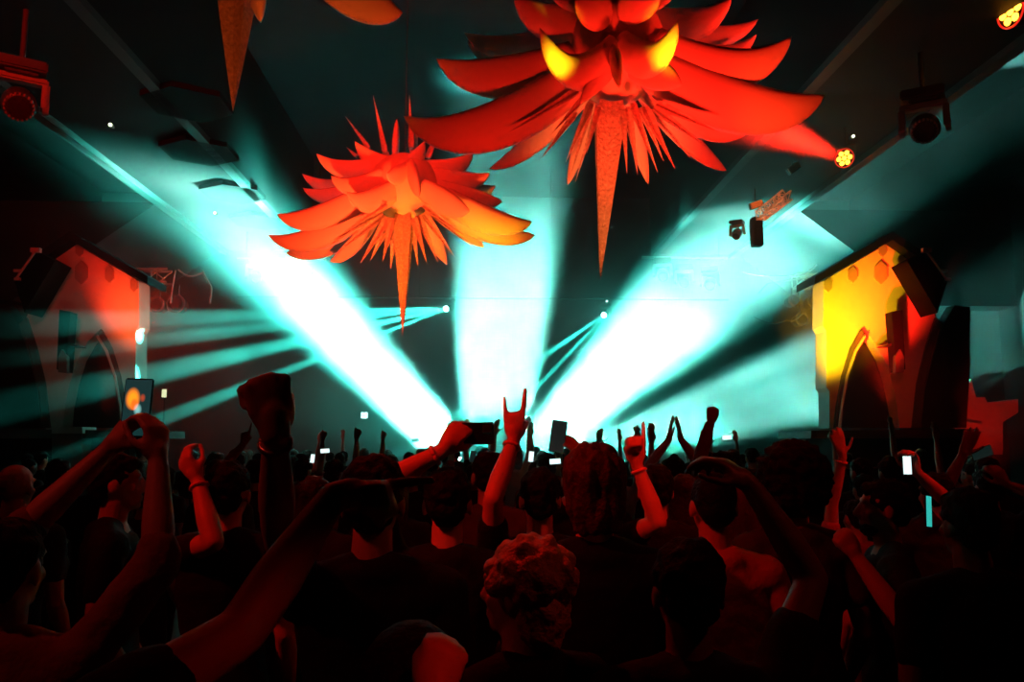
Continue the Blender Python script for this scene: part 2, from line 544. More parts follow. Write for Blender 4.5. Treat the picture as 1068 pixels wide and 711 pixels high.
M_pk = mat('pale_metal_amber_light', (.85, .5, .3), .5)  # amber light is put into this base colour
panel(828, 175, 13.0, .24, .12, -.65, 'small flat reflector on the soffit, highest fitting under the red par beam', M_pk)
panel(789, 213, 14.5, .26, .13, -.35, 'small pale reflector plate on the soffit beside the lattice bar', M_pk)
a = P(793, 225, 14.3); b = P(821, 203, 13.4)
truss(a, b, .16, 'short lattice bar under the right soffit, lit amber', M_pk, 6, .02)
tag(obj('speaker_column', bx(BM(), P(789, 242, 14.4), (.2, .2, .55), None, .02), M_speaker), 'narrow black speaker hanging under the right soffit below the reflector plate', 'speaker')
c = P(769, 246, 15.2)
t = empty('moving_head_light', c, None, None); bpy.data.objects.remove(t)
moving_head((c.x, c.y, c.z + .3), P(700, 400, 12), .34, 'tiny pale moving lamp at the stage end of the right soffit', ym=M_pk)
spot('amber_fill', P(700, 330, 9.0), P(800, 210, 14.2), 14, (1, .25, .06), 2200, .1)  # unseen amber spot added to brighten the soffit fittings
# pin lights
for (px, py, Y, m, lab) in ((115, 130, 11, M_pin, 'tiny white pin light on the dark left soffit'), (890, 142, 12.2, M_pin, 'tiny pin light just above the amber par lamp'),
                            (352, 316, 20.3, M_pinw, 'small pin light on the rear truss, left of the small star spike'), (633, 314, 20.3, M_pinw, 'small pin light above the right rear lamp'),
                            (326, 308, 20.3, M_pinw, 'brightest pin light in the cluster left of the small star spike'), (337, 320, 20.3, M_pinw, 'pin light lower left in the rear wall cluster'),
                            (348, 323, 20.3, M_pinw, 'pin light lower right in the rear wall cluster'), (224, 222, 14, M_pin, 'tiny greenish pin light below the left soffit')):
    c = P(px, py, Y)
    if c.z > 6.55 and 4.3 < abs(c.x) < 6.5: c = CAM + (c - CAM) * ((6.53 - 1.85) / (c.z - 1.85))
    bm = BM(); bmesh.ops.create_icosphere(bm, subdivisions=1, radius=.028)
    t = empty('pin_light', c, lab, 'lamp')
    obj('bulb', bm, m, t)
    obj('holder', tube(BM(), (0, .03, 0), (0, .1, 0), .03, .02), M_black, t)
c = P(380, 433, 22.94)
t = empty('exit_light_panel', c, 'small lit rectangular panel on the rear wall, left of the white beam', 'lamp')
obj('housing', bx(BM(), (0, .03, 0), (.24, .06, .22), None, .01), M_black, t)
for i in (-1, 1):
    for j in (-1, 1):
        obj('pane', bx(BM(), (i * .05, -.005, j * .045), (.08, .02, .07)), M_pinw, t)
c = P(171, 410, 17)
t = empty('wall_lamp', c, 'small warm lit lamp low on the left, right of the raised phone', 'lamp')
obj('housing', bx(BM(), (0, .05, 0), (.12, .06, .2), None, .01), M_black, t)
obj('pane', bx(BM(), (0, .01, 0), (.09, .02, .17)), mat('warm_lamp', (.1, .1, .1), .5, emit=(.8, .9, .5), es=1.2), t)
obj('pole', tube(BM(), (0, .05, -.1), (0, .05, -c.z), .02), M_black, t)

# felt hexagons under the left soffit
for i, (px, py, r, lab) in enumerate(((196, 110, .62, 'nearest'), (208, 160, .62, 'second nearest'), (243, 203, .62, 'third nearest'), (270, 232, .62, 'farthest'))):
    d = P(px, py, 10) - CAM
    c = CAM + d * ((6.50 - 1.85) / d.z)
    bm = BM()
    pts = [V((math.cos(q) * r, math.sin(q) * r, 0)) for q in [PI / 6 + PI / 3 * j for j in range(6)]]
    A = [bm.verts.new(p) for p in pts]; B = [bm.verts.new(p + V((0, 0, .08))) for p in pts]
    bm.faces.new(A); bm.faces.new(B[::-1])
    for j in range(6): bm.faces.new((A[j], B[j], B[(j + 1) % 6], A[(j + 1) % 6]))
    o = obj('acoustic_panel', bm, M_hex); o.location = c
    tag(o, 'hexagonal felt panel on the left soffit, %s of the row' % lab, 'panel', None)

# ------------------------------------------------------------------ arched facades left and right
YF = 15.0
SHR = [(858.6, 293), (930.6, 251), (953.6, 267.5), (960, 292), (976, 331), (966, 362), (957, 400), (952, 446), (938, 446), (936, 425), (931, 400), (923, 375), (912, 356), (898.8, 343), (888, 362), (879, 392), (873, 425), (871, 446), (865, 446), (865, 408), (862, 404), (862, 345), (858.6, 340)]
mx = lambda x: 1003.5 - x


def facade(side, name_lab):
    m = (lambda x: x) if side > 0 else mx
    base = P(m(920), 446, YF)
    t = empty('arched_facade', base, name_lab, 'facade')
    g = lambda pts, Y=YF: [P(m(x), y, Y) - base for x, y in pts]
    obj('wall_panel', prism(BM(), g(SHR), .5), M_fac, t)
    # dark arch band and its thin lit fillet
    outer = [(871, 446), (873, 425), (879, 392), (888, 362), (898.8, 343)]
    inner = [(904, 352), (895, 366), (886, 392), (880.5, 425), (879, 446)]
    obj('arch_band', prism(BM(), g(outer + inner, YF - .08), .5), M_facdk, t)
    fil = [(875, 446), (877.2, 425), (883, 392), (892, 365), (902, 349)]
    f2 = [(903.5, 351), (893.8, 366.5), (884.8, 392), (879.2, 425), (877.4, 446)]
    obj('arch_fillet', prism(BM(), g(fil + f2, YF - .12), .1), M_fac, t)
    op = [(879, 446), (880.5, 425), (886, 392), (895, 366), (904, 352), (912, 356), (923, 375), (931, 400), (936, 425), (938, 446)]
    obj('arch_recess', prism(BM(), g(op, YF + .35), .1), M_arch, t)
    # second arch beside it
    o2 = [(976, 331), (966, 362), (957, 400), (952, 446), (961, 446), (965, 405), (974, 368), (984, 338)]
    obj('arch_band', prism(BM(), g(o2, YF - .06), .5), M_facdk, t)
    o3 = [(984, 338), (974, 368), (965, 405), (961, 446), (1008, 446), (1012, 380), (1012, 320), (996, 318)]
    obj('side_panel', prism(BM(), g(o3, YF + .2), .3), M_arch, t)
    o4 = [(981, 341), (972.5, 368), (964, 405), (960.5, 440), (961.6, 440), (965, 406), (974, 369), (983, 342)]
    obj('arch_fillet', prism(BM(), g(o4, YF - .1), .06), M_facdk, t)
    for (x, y, r) in ((889.5, 286, 7), (919, 284, 10), (864, 297, 6), (921, 260, 6), (950, 290, 8)):
        h = [(x + r * .75 * math.sin(q), y - r * 1.25 * math.cos(q)) for q in [PI / 3 * j for j in range(6)]]
        obj('hexagon_inlay', prism(BM(), g(h, YF - .03), .04), mat('inlay_grey', (.34, .3, .28), .7), t)
    # roof edge
    obj('roof_edge', prism(BM(), g([(850, 296), (850, 288), (931, 241), (962, 262), (960, 270), (931, 250)], YF - .3), .9), M_wall, t)
    # ledge it stands on
    b = empty('balcony_ledge', P(m(934), 452, YF), 'dark ledge under the arched facade on the %s' % ('right' if side > 0 else 'left'), 'ledge')
    gb = lambda pts, Y: [P(m(x), y, Y) - b.location for x, y in pts]
    obj('slab', prism(BM(), gb([(846, 449), (846, 457), (1021, 457), (1021, 447)], YF - .8), 1.6), mat('ledge_paint', (.16, .13, .13), .6), b)
    pd = BM(); prism(pd, gb([(868, 457), (868, 500), (1015, 500), (1015, 457)], YF - .5), 1.2)
    obj('fascia', pd, M_wall, b)
    # column speaker on the facade
    s = empty('line_speaker', P(m(935), 388, YF - .5), 'slim black column speaker standing off the front of the %s facade' % ('right' if side > 0 else 'left'), 'speaker')
    gs = lambda pts, Y: [P(m(x), y, Y) - s.location for x, y in pts]
    obj('cabinet', prism(BM(), gs([(930, 325), (941.5, 323), (944.5, 385), (935, 388)], YF - .5), .25), M_speaker, s)
    obj('bracket', prism(BM(), gs([(921, 361), (932, 357), (932, 361)], YF - .4), .3), M_black, s)
    obj('tail_box', prism(BM(), gs([(934, 372), (939, 364), (943, 372), (943, 388), (934, 389)], YF - .56), .1), M_grey, s)
    # tilted black cabinet and a rail, red light put into the rail's pinkish colour
    q = empty('tilted_speaker_cabinet', P(m(975), 292, YF - .6), 'tilted black cabinet with a red-lit rail beside the %s facade' % ('right' if side > 0 else 'left'), 'speaker')
    gq = lambda pts, Y: [P(m(x), y, Y) - q.location for x, y in pts]
    obj('cabinet', prism(BM(), gq([(946, 272), (964, 262), (988, 294), (978, 326)], YF - .7), .58), M_speaker, q)
    pa, pb = gq([(966, 261), (987, 291)], YF - .75)
    bm = BM(); tube(bm, pa, pb, .022)
    bx(bm, pa, (.16, .08, .08)); bx(bm, pa.lerp(pb, .75) + V((.06 * side, 0, .02)), (.12, .05, .05)); bx(bm, pb + V((.03, 0, 0)), (.1, .05, .05))
    obj('rail', bm, mat('rail_red_light', (.6, .4, .4), .5), q)


facade(1, 'pale arched facade on the right, lit yellow and red')
facade(-1, 'pale arched facade on the left, mostly dim with a red and orange edge')
b = P(1035, 474, 15.7)
t = empty('stepped_wall_panel', b, 'red-lit stepped wall panel at the right edge', 'panel')
g = [P(x, y, 15.7) - b for x, y in ((1008, 474), (1008, 405), (1013, 395), (1018, 414), (1027, 414), (1030, 420), (1062, 416), (1062, 430), (1046, 440), (1046, 474))]
obj('board', prism(BM(), g, .4), M_fac, t)
obj('shelf', prism(BM(), [P(x, y, 15.6) - b for x, y in ((1006, 439), (1006, 446), (1024, 446), (1024, 442))], .5), M_fac, t)
b = P(69, 455, 14.2)
t = empty('control_case', b, 'pale boxy case below the left facade in teal light', 'case')
obj('lid', prism(BM(), [P(x, y, 14.1) - b for x, y in ((54, 445), (86, 445), (86, 452), (54, 452))], .5), M_fac, t)
obj('body', prism(BM(), [P(x, y, 14.15) - b for x, y in ((54, 453), (85, 453), (85, 540), (54, 540))], .45), mat('case_grey', (.2, .2, .2), .6), t)

# lamps that colour the facades
spot('facade_yellow', P(835, 430, 13.2), P(866, 340, 15), 44, (1, .5, .004), 2300, .1)
spot('facade_red', P(925, 425, 12.9), P(918, 320, 15), 38, RED, 2600, .1)
spot('facade_red', P(960, 330, 12), P(925, 400, 15), 50, RED, 60, .1)
spot('facade_orange', P(150, 430, 13.0), P(142, 330, 15), 26, ORG, 900, .1)
spot('facade_red', P(112, 440, 13.2), P(122, 300, 15), 24, RED, 800, .1)
spot('facade_fill', P(60, 430, 11), P(75, 330, 15), 50, (1, .2, .1), 40, .1)
spot('wall_red', P(1030, 500, 13.8), P(1034, 440, 15), 60, RED, 110, .1)
point('side_red', P(150, 330, 15.6), RED, 60, .05)

# ------------------------------------------------------------------ inflatable stars
def petal_mesh(B, T, W, sag, flat=.5, n=22, m=14, hook=0.0, side=V((0, 0, 0)), widthdir=None):
    """an inflated horn: swells from the body, thins to a curled point"""
    B, T = V(B), V(T)
    Ln = (T - B).length
    up = V((0, 0, 1))
    sag = sag * 1.7 + (.05 if sag > .01 else 0)
    C1 = B.lerp(T, .36) - up * sag * Ln * .8 + side * Ln
    C2 = B.lerp(T, .74) - up * (sag + hook) * Ln + side * Ln
    pt = lambda t: B * (1 - t) ** 3 + C1 * 3 * t * (1 - t) ** 2 + C2 * 3 * t * t * (1 - t) + T * t ** 3
    bm = BM()
    rings = []
    wd = widthdir
    for i in range(n + 1):
        t = i / n
        p = pt(t)
        d = (pt(min(1, t + .01)) - pt(max(0, t - .01))).normalized()
        ref = wd if wd is not None else V((0, -.25, 1))
        a = (ref - d * ref.dot(d)).normalized()
        b = d.cross(a)
        wr = W * (.62 + 1.5 * t) * max(0, 1 - t) ** .85 * 1.15
        if i == n: wr = .002
        rings.append([bm.verts.new(p + a * math.cos(q) * wr + b * math.sin(q) * wr * flat) for q in [2 * PI * j / m for j in range(m)]])
    for A, C in zip(rings, rings[1:]):
        for j in range(m): bm.faces.new((A[j], A[(j + 1) % m], C[(j + 1) % m], C[j]))
    bm.faces.new(rings[0][::-1]); bm.faces.new(rings[-1])
    return bm


def spike_mesh(B, T, r, n=12, pts=4):
    """slender foil spike with concave flutes"""
    B, T = V(B), V(T)
    x, y, d = frame(T - B, V((0, 1, 0)) if abs((T - B).normalized().z) > .8 else V((0, 0, 1)))
    bm = BM()
    rings = []
    m = pts * 2
    for i in range(n + 1):
        t = i / n
        rr = r * 1.25 * (1 - t) ** .95 * min(1, .7 + t * 4) + .0012
        rings.append([bm.verts.new(B.lerp(T, t) + (x * math.cos(q) + y * math.sin(q)) * rr * (1 if j % 2 == 0 else .34)) for j, q in enumerate([2 * PI * j / m + .72 for j in range(m)])])
    for A, C in zip(rings, rings[1:]):
        for j in range(m): bm.faces.new((A[j], A[(j + 1) % m], C[(j + 1) % m], C[j]))
    bm.faces.new(rings[0][::-1]); bm.faces.new(rings[-1])
    return bm


def star(cx, cy, Y, core, label, petals, spikes, scale):
    """petals: (tip px, tip py, tip depth offset, base px, base py, base depth offset, half width px, sag, flat, hook)"""
    u = Y / F
    c = P(cx, cy, Y)
    t = empty('inflatable_star', c, label, 'inflatable star')
    bm = BM()
    bmesh.ops.create_icosphere(bm, subdivisions=4, radius=1, matrix=Matrix.Diagonal((core[0] * u, core[0] * u, core[1] * u, 1)))
    for v in bm.verts:                       # twelve soft gores
        q = math.atan2(v.co.y, v.co.x)
        k = 1 + .05 * abs(math.cos(q * 6))
        v.co.x *= k; v.co.y *= k
    obj('core', bm, M_white, t, True)
    for p in petals:
        tx, ty, td, bx_, by, bd, wd, sag = p[:8]
        fl = p[8] if len(p) > 8 else .5
        hk = p[9] if len(p) > 9 else 0.0
        obj('petal', petal_mesh(P(bx_, by, Y + bd) - c, P(tx, ty, Y + td) - c, wd * u, sag, fl, hook=hk), M_white, t, True)
    for p in spikes:
        tx, ty, td, bx_, by, bd, r = p
        obj('spike', spike_mesh(P(bx_, by, Y + bd) - c, P(tx, ty, Y + td) - c, r * u), M_foil, t)
    top = 8.99 - c.z
    obj('suspension_wire', tube(BM(), (0, 0, core[1] * u * .9), (0, 0, top), .006), M_black, t)
    return t


# small star, centre-left
S2p = [(289, 223, -.1, 385, 200, -.25, 15, .10), (280, 245, .0, 382, 222, -.1, 14, .10), (298, 263, .3, 385, 228, .1, 14, .06),
       (330, 160, .1, 390, 172, -.05, 11, .12), (345, 183, -.3, 402, 182, -.35, 12, .16), (316, 196, .25, 385, 192, .1, 11, .1),
       (315, 181, .6, 380, 190, .4, 10, .1), (370, 147, .0, 412, 172, -.1, 11, .12), (362, 200, -.7, 415, 195, -.35, 14, .16),
       (344, 272, -.1, 392, 225, .0, 9, .08), (414, 124, .4, 412, 165, .3, 9, 0), (443, 147, -.25, 425, 175, -.3, 10, .10),
       (434, 127, .5, 430, 165, .3, 9, 0), (403, 180, -.75, 424, 176, -.4, 11, .10), (437, 205, -.8, 428, 172, -.45, 12, .0),
       (494, 158, .1, 440, 175, -.1, 13, .13), (511, 180, .0, 448, 182, -.1, 13, .10), (517, 194, .2, 450, 190, .1, 13, .08),
       (524, 210, -.1, 455, 196, -.2, 13, .02), (511, 209, .35, 450, 200, .2, 11, .0), (555, 231, -.2, 462, 205, -.3, 16, .08),
       (558, 245, .1, 462, 215, 0, 15, .06), (490, 220, -.8, 440, 196, -.45, 15, .02), (505, 258, .2, 455, 218, .1, 10, .0),
       (466, 276, .3, 440, 222, .2, 9, -.0), (400, 150, .9, 410, 185, .4, 12, .05), (470, 165, .9, 440, 190, .4, 12, .08),
       (350, 215, 1.0, 400, 205, .4, 13, .1), (500, 215, 1.1, 450, 205, .4, 13, .1), (425, 250, .9, 420, 225, .4, 13, 0)]
S2s = [(420, 352, -.1, 421, 222, -.1, 12), (389, 99, .3, 402, 160, .2, 4), (427, 99, .2, 429, 155, .1, 4), (360, 121, .4, 385, 155, .3, 3), (461, 126, .2, 446, 165, .2, 4),
       (487, 124, .6, 470, 155, .4, 3), (361, 153, .5, 372, 163, .4, 2.5),
       (346, 251, -.45, 398, 220, -.4, 5), (352, 262, -.35, 400, 224, -.35, 5), (376, 274, -.4, 405, 228, -.35, 5), (386, 272, -.2, 408, 228, -.3, 5), (399, 273, -.45, 410, 228, -.4, 5),
       (445, 274, -.4, 432, 228, -.35, 5), (457, 274, -.3, 436, 225, -.3, 5), (475, 269, -.3, 442, 222, -.35, 5), (494, 258, -.3, 446, 218, -.35, 5), (407, 281, .1, 414, 230, 0, 6),
       (362, 240, -.5, 402, 212, -.5, 5), (485, 246, -.5, 442, 214, -.5, 4), (436, 278, .1, 430, 230, 0, 5), (391, 265, .2, 404, 225, .1, 4)]
star(422, 195, 11.0, (36, 36), 'smaller spiky inflatable star glowing orange and red, left of the white centre beam', S2p, S2s, 1)
# big star, upper right of centre
S1p = [(455, 61, -.1, 600, 60, -.2, 26, .10), (421, 121, -.2, 600, 82, -.25, 28, .13), (484, 34, .2, 610, 30, .0, 18, .10), (488, 45, .3, 605, 45, .1, 18, .12),
       (454, 150, .5, 600, 92, .2, 20, .06), (510, 176, .8, 612, 95, .4, 14, .04), (563, 29, -1.05, 640, 50, -.45, 20, .26, .6), (707, 22, -1.05, 648, 45, -.45, 20, .28, .6),
       (536, -4, -.1, 622, 30, -.1, 24, .10), (826, 38, -.2, 680, 45, -.25, 26, .16), (860, 99, -.1, 680, 72, -.25, 32, .10), (763, -2, .3, 670, 20, .1, 22, .12),
       (791, 20, .7, 690, 30, .4, 15, .08), (789, 36, .6, 700, 45, .4, 15, .14), (758, 178, .8, 670, 95, .4, 15, .02), (711, 89, -.9, 660, 70, -.5, 17, -.02),
       (646, 92, -1.0, 640, 55, -.55, 13, -.05), (605, 108, -.8, 640, 68, -.45, 12, -.04), (592, 193, .6, 620, 105, .4, 10, .0), (676, 192, .6, 655, 105, .4, 10, .0),
       (560, -60, -.3, 620, 0, -.2, 26, .1), (720, -70, -.3, 660, 0, -.2, 26, .1), (640, -90, -.2, 640, -10, -.2, 26, .0), (600, 0, -.9, 632, 10, -.5, 22, .05), (690, -10, -.9, 650, 5, -.5, 22, .05),
       (780, 138, .1, 672, 85, .0, 22, .06), (560, 60, 1.3, 620, 60, .5, 24, .1), (740, 60, 1.3, 670, 60, .5, 24, .1), (650, 110, 1.4, 650, 80, .5, 24, 0), (640, 0, 1.4, 640, 30, .5, 24, 0)]
S1s = [(626, 292, -.1, 637, 108, -.15, 19), (529, 139, -.4, 603, 94, -.35, 4), (538, 152, -.2, 600, 100, -.2, 3.5), (564, 166, -.3, 600, 118, -.25, 4), (590, 169, -.3, 616, 108, -.3, 5),
       (596, 180, -.1, 615, 115, -.2, 4), (654, 181, -.3, 650, 120, -.25, 4), (665, 182, -.2, 655, 112, -.2, 5), (704, 176, -.3, 672, 112, -.3, 5), (692, 168, -.1, 668, 112, -.2, 4),
       (737, 153, -.35, 682, 112, -.3, 4), (751, 138, -.45, 685, 108, -.4, 4.5), (600, 190, .1, 622, 118, .0, 4), (612, 160, -.5, 624, 112, -.45, 4), (676, 158, -.5, 660, 108, -.45, 4), (686, 180, .1, 662, 115, .0, 4),
       (575, 140, -.5, 610, 100, -.45, 3.5), (720, 165, .2, 680, 115, .1, 3)]
star(642, 52, 7.2, (52, 62), 'largest spiky inflatable star hanging upper right of centre, lit red with two yellow horns', S1p, S1s, 1)
# third star, mostly above the picture
S3p = [(272, 24, -.2, 262, -75, -.2, 24, 0, .5), (420, 13, .0, 300, -90, -.1, 32, .10), (120, -30, 0, 215, -110, -.1, 30, .12), (150, -80, -.2, 220, -120, -.2, 30, .1), (400, -70, .2, 290, -120, 0, 30, .1),
       (210, -25, .4, 235, -90, .2, 24, 0), (300, -190, .1, 260, -140, 0, 26, 0), (190, -190, .1, 230, -140, 0, 26, 0), (330, -20, .9, 270, -90, .4, 26, 0), (255, -55, -.8, 252, -100, -.4, 22, -.05)]
S3s = [(243, 116, -.1, 248, -60, -.1, 26), (190, 0 - 14, -.3, 230, -70, -.3, 6), (310, -12, -.3, 270, -70, -.3, 6), (170, -30, -.2, 225, -80, -.2, 6), (335, -35, -.2, 275, -80, -.2, 6)]
star(250, -110, 6.4, (56, 62), 'inflatable star cut off by the top edge, one spike and two petal tips showing', S3p, S3s, 1)

# coloured light on the stars: unseen added spots, mostly below them
s2 = P(422, 200, 11)
s1 = P(642, 60, 7.2)
s3 = P(250, -20, 6.4)
spot('star_orange', P(370, 440, 8.0), P(412, 205, 11), 60, (1, .06, .01), 1900, .15)
spot('star_yellow', P(440, 440, 9.6), P(425, 240, 11), 30, (1, .26, .004), 330, .1)
spot('star_yellow', P(500, 440, 9.6), P(512, 222, 10.9), 26, YEL, 520, .1)
spot('star_red', V((-1.6, 6.0, 7.6)), P(418, 170, 11), 40, RED, 900, .15)
spot('star_red', P(520, 440, 4.6), P(560, 60, 7.0), 50, RED, 330, .15)
spot('star_red', P(760, 430, 4.8), P(720, 60, 7.2), 44, RED, 1500, .15)
spot('star_yellow', P(600, 230, 5.2), P(584, 47, 6.3), 10, (1, .45, .004), 800, .05)
spot('star_yellow', P(690, 230, 5.2), P(697, 45, 6.3), 10, (1, .45, .004), 800, .05)
spot('star_orange', P(880, 400, 5.4), P(815, 75, 7.0), 22, ORG, 150, .1)
spot('star_orange', P(620, 440, 5.0), P(631, 205, 7.1), 28, (1, .16, .03), 560, .1)
spot('star_orange', P(230, 430, 4.4), P(300, -20, 6.3), 50, (1, .10, .01), 260, .1)
spot('lamp_accent', V((-3.6, 5.6, 3.4)), TL, 20, RED, 110, .1)  # unseen spots added to pick out the two hung moving heads
spot('lamp_accent', V((3.0, 5.4, 3.2)), TR, 20, (1, .16, .1), 30, .1)
# unseen red spot added for a dim glow up at the ceiling
spot('ceiling_red', V((-4.6, 3.0, 6.4)), P(330, 60, 16), 75, RED, 2600, .2)

# ------------------------------------------------------------------ people
def sphere_t(nu=14, nv=9):
    vs, fs = [V((0, 0, 1))], []
    for i in range(1, nv):
        a = PI * i / nv
        for j in range(nu):
            q = 2 * PI * j / nu
            vs.append(V((math.sin(a) * math.cos(q), math.sin(a) * math.sin(q), math.cos(a))))
    vs.append(V((0, 0, -1)))
    for j in range(nu): fs.append((0, 1 + j, 1 + (j + 1) % nu))
    for i in range(nv - 2):
        o1, o2 = 1 + i * nu, 1 + (i + 1) * nu
        for j in range(nu): fs.append((o1 + j, o2 + j, o2 + (j + 1) % nu, o1 + (j + 1) % nu))
    l = len(vs) - 1
    for j in range(nu): fs.append((l, 1 + (nv - 2) * nu + (j + 1) % nu, 1 + (nv - 2) * nu + j))
    return vs, fs


SPH = sphere_t()
SPHL = sphere_t(8, 6)


class Soup:
    def __init__(s): s.v, s.f, s.m = [], [], Matrix()
    def add(s, vs, fs):
        b = len(s.v)
        s.v += [tuple(s.m @ p) for p in vs]
        s.f += [tuple(i + b for i in f) for f in fs]
    def ell(s, c, r, rot=None, low=False):
        vs, fs = SPHL if low else SPH
        c = V(c)
        if rot is None: s.add([c + V((p.x * r[0], p.y * r[1], p.z * r[2])) for p in vs], fs)
        else: s.add([c + rot @ V((p.x * r[0], p.y * r[1], p.z * r[2])) for p in vs], fs)
    def cap(s, a, b, ra, rb, n=12):
        a, b = V(a), V(b)
        if (b - a).length < 1e-5: return s.ell(a, (ra,) * 3)
        x, y, d = frame(b - a)
        L_ = (b - a).length
        rows = [(a - d * ra, .001), (a - d * ra * .8, ra * .6), (a - d * ra * .45, ra * .89), (a, ra), (a.lerp(b, .5), (ra + rb) / 2), (b, rb), (b + d * rb * .45, rb * .89), (b + d * rb * .8, rb * .6), (b + d * rb, .001)]
        vs, fs = [], []
        for p, r in rows:
            for k in range(n):
                q = 2 * PI * k / n
                vs.append(p + (x * math.cos(q) + y * math.sin(q)) * r)
        for i in range(len(rows) - 1):
            for k in range(n):
                fs.append((i * n + k, i * n + (k + 1) % n, (i + 1) * n + (k + 1) % n, (i + 1) * n + k))
        fs.append(tuple(range(n))[::-1]); fs.append(tuple((len(rows) - 1) * n + k for k in range(n)))
        s.add(vs, fs)
    def loft(s, rows, n=18):
        """rows: (centre, rx, ry)"""
        vs, fs = [], []
        for c, rx, ry in rows:
            c = V(c)
            for k in range(n):
                q = 2 * PI * k / n
                vs.append(c + V((math.cos(q) * rx, math.sin(q) * ry, 0)))
        for i in range(len(rows) - 1):
            for k in range(n): fs.append((i * n + k, i * n + (k + 1) % n, (i + 1) * n + (k + 1) % n, (i + 1) * n + k))
        fs.append(tuple(range(n))[::-1]); fs.append(tuple((len(rows) - 1) * n + k for k in range(n)))
        s.add(vs, fs)


def bake(soup, name, vox, smooth=2, fn=None):
    me = bpy.data.meshes.new('tmp')
    me.from_pydata(soup.v, [], soup.f)
    o = bpy.data.objects.new('tmp', me)
    COL.objects.link(o)
    md = o.modifiers.new('r', 'REMESH'); md.mode = 'VOXEL'; md.voxel_size = vox
    if smooth:
        sm = o.modifiers.new('s', 'SMOOTH'); sm.factor = .5; sm.iterations = smooth
    dg = bpy.context.evaluated_depsgraph_get()
    out = bpy.data.meshes.new_from_object(o.evaluated_get(dg))
    bpy.data.objects.remove(o); bpy.data.meshes.remove(me)
    out.name = name
    if fn:
        ns = [v.normal.copy() for v in out.vertices]
        for v, n in zip(out.vertices, ns): v.co = fn(v.co, n)
    for p in out.polygons: p.use_smooth = True
    return out


def mobj(name, me, m, parent):
    me.materials.clear(); me.materials.append(m)
    o = bpy.data.objects.new(name, me)
    return link(o, parent)


POSES = {  # curl of index, middle, ring, little; thumb; spread
    'fist': (1, 1, 1, 1, 1, 0), 'open': (.08, .05, .08, .1, 0, 1), 'relaxed': (.35, .4, .45, .5, .3, .5), 'point': (.03, .95, 1, 1, .9, 0),
    'horns': (.03, 1, 1, .05, .9, .8), 'peace': (.02, .9, .95, 1, 0, 1.2), 'pinky': (.95, 1, .95, .0, .8, .4), 'grip': (.62, .62, .62, .62, .5, .3), 'hold': (.45, .45, .5, .5, .35, .6)}


def hand(s, Wp, D, Nn, right, pose, k=1.0):
    D = V(D).normalized(); Nn = V(Nn); Nn = (Nn - D * Nn.dot(D)).normalized()
    T = D.cross(Nn) * (1 if right else -1)
    c = POSES[pose]
    lat = [.030, .010, -.011, -.031]; dist = [.086, .090, .086, .078]; sc = [.95, 1.03, .95, .76]
    s.cap(Wp, Wp + D * .03 * k, .025 * k, .027 * k)
    s.ell(Wp + D * .05 * k, (.04 * k, .017 * k, .05 * k), Matrix((T, Nn, D)).transposed())
    s.ell(Wp + D * .04 * k + T * .025 * k + Nn * .010 * k, (.018 * k, .016 * k, .034 * k), Matrix((T, Nn, D)).transposed())
    for i in range(4):
        K = Wp + D * dist[i] * k + T * lat[i] * k
        s.cap(Wp + D * .02 * k + T * lat[i] * .6 * k, K, .012 * k, .0115 * k, 8)
        sp = (T * (.10, .02, -.07, -.17)[i] * c[5])
        d = (D + sp).normalized()
        cur = 0
        r = .0122 * k * (.88 if i == 3 else 1)
        for ln, an in ((.046, 82), (.029, 95), (.023, 60)):
            cur += math.radians(an) * c[i]
            dd = (d * math.cos(cur) + Nn * math.sin(cur))
            E = K + dd * ln * sc[i] * k
            s.cap(K, E, r, r * .9, 8)
            K = E; r *= .9
    B = Wp + D * .028 * k + T * .026 * k + Nn * .006 * k
    if c[4] > .6: ds = [(D * .75 + T * .35 + Nn * .55), (D * .35 - T * .5 + Nn * .8), (-T * .95 + Nn * .25)]
    elif c[4] > .2: ds = [(D * .6 + T * .6 + Nn * .5), (D * .8 + T * .15 + Nn * .4), (D * .9 + Nn * .3)]
    else: ds = [(D * .55 + T * .8 + Nn * .15), (D * .75 + T * .6), (D * .85 + T * .5)]
    r = .0135 * k
    for d, ln in zip(ds, (.042, .034, .027)):
        E = B + d.normalized() * ln * k
        s.cap(B, E, r, r * .88, 8)
        B = E; r *= .88


def ik(S, W, l1, l2, hint):
    d = W - S; D = d.length
    if D > (l1 + l2) * .995:
        f = D / ((l1 + l2) * .995)
        if f > 1.12: print('IK stretch', round(f, 2))
        l1 *= f; l2 *= f
    D = max(D, abs(l1 - l2) + .02)
    u = d.normalized()
    a = (l1 * l1 - l2 * l2 + D * D) / (2 * D)
    h = math.sqrt(max(0, l1 * l1 - a * a))
    hn = hint - u * hint.dot(u)
    hn = hn.normalized() if hn.length > 1e-4 else V((0, 0, -1))
    return S + u * a + hn * h


HAIRS = {}


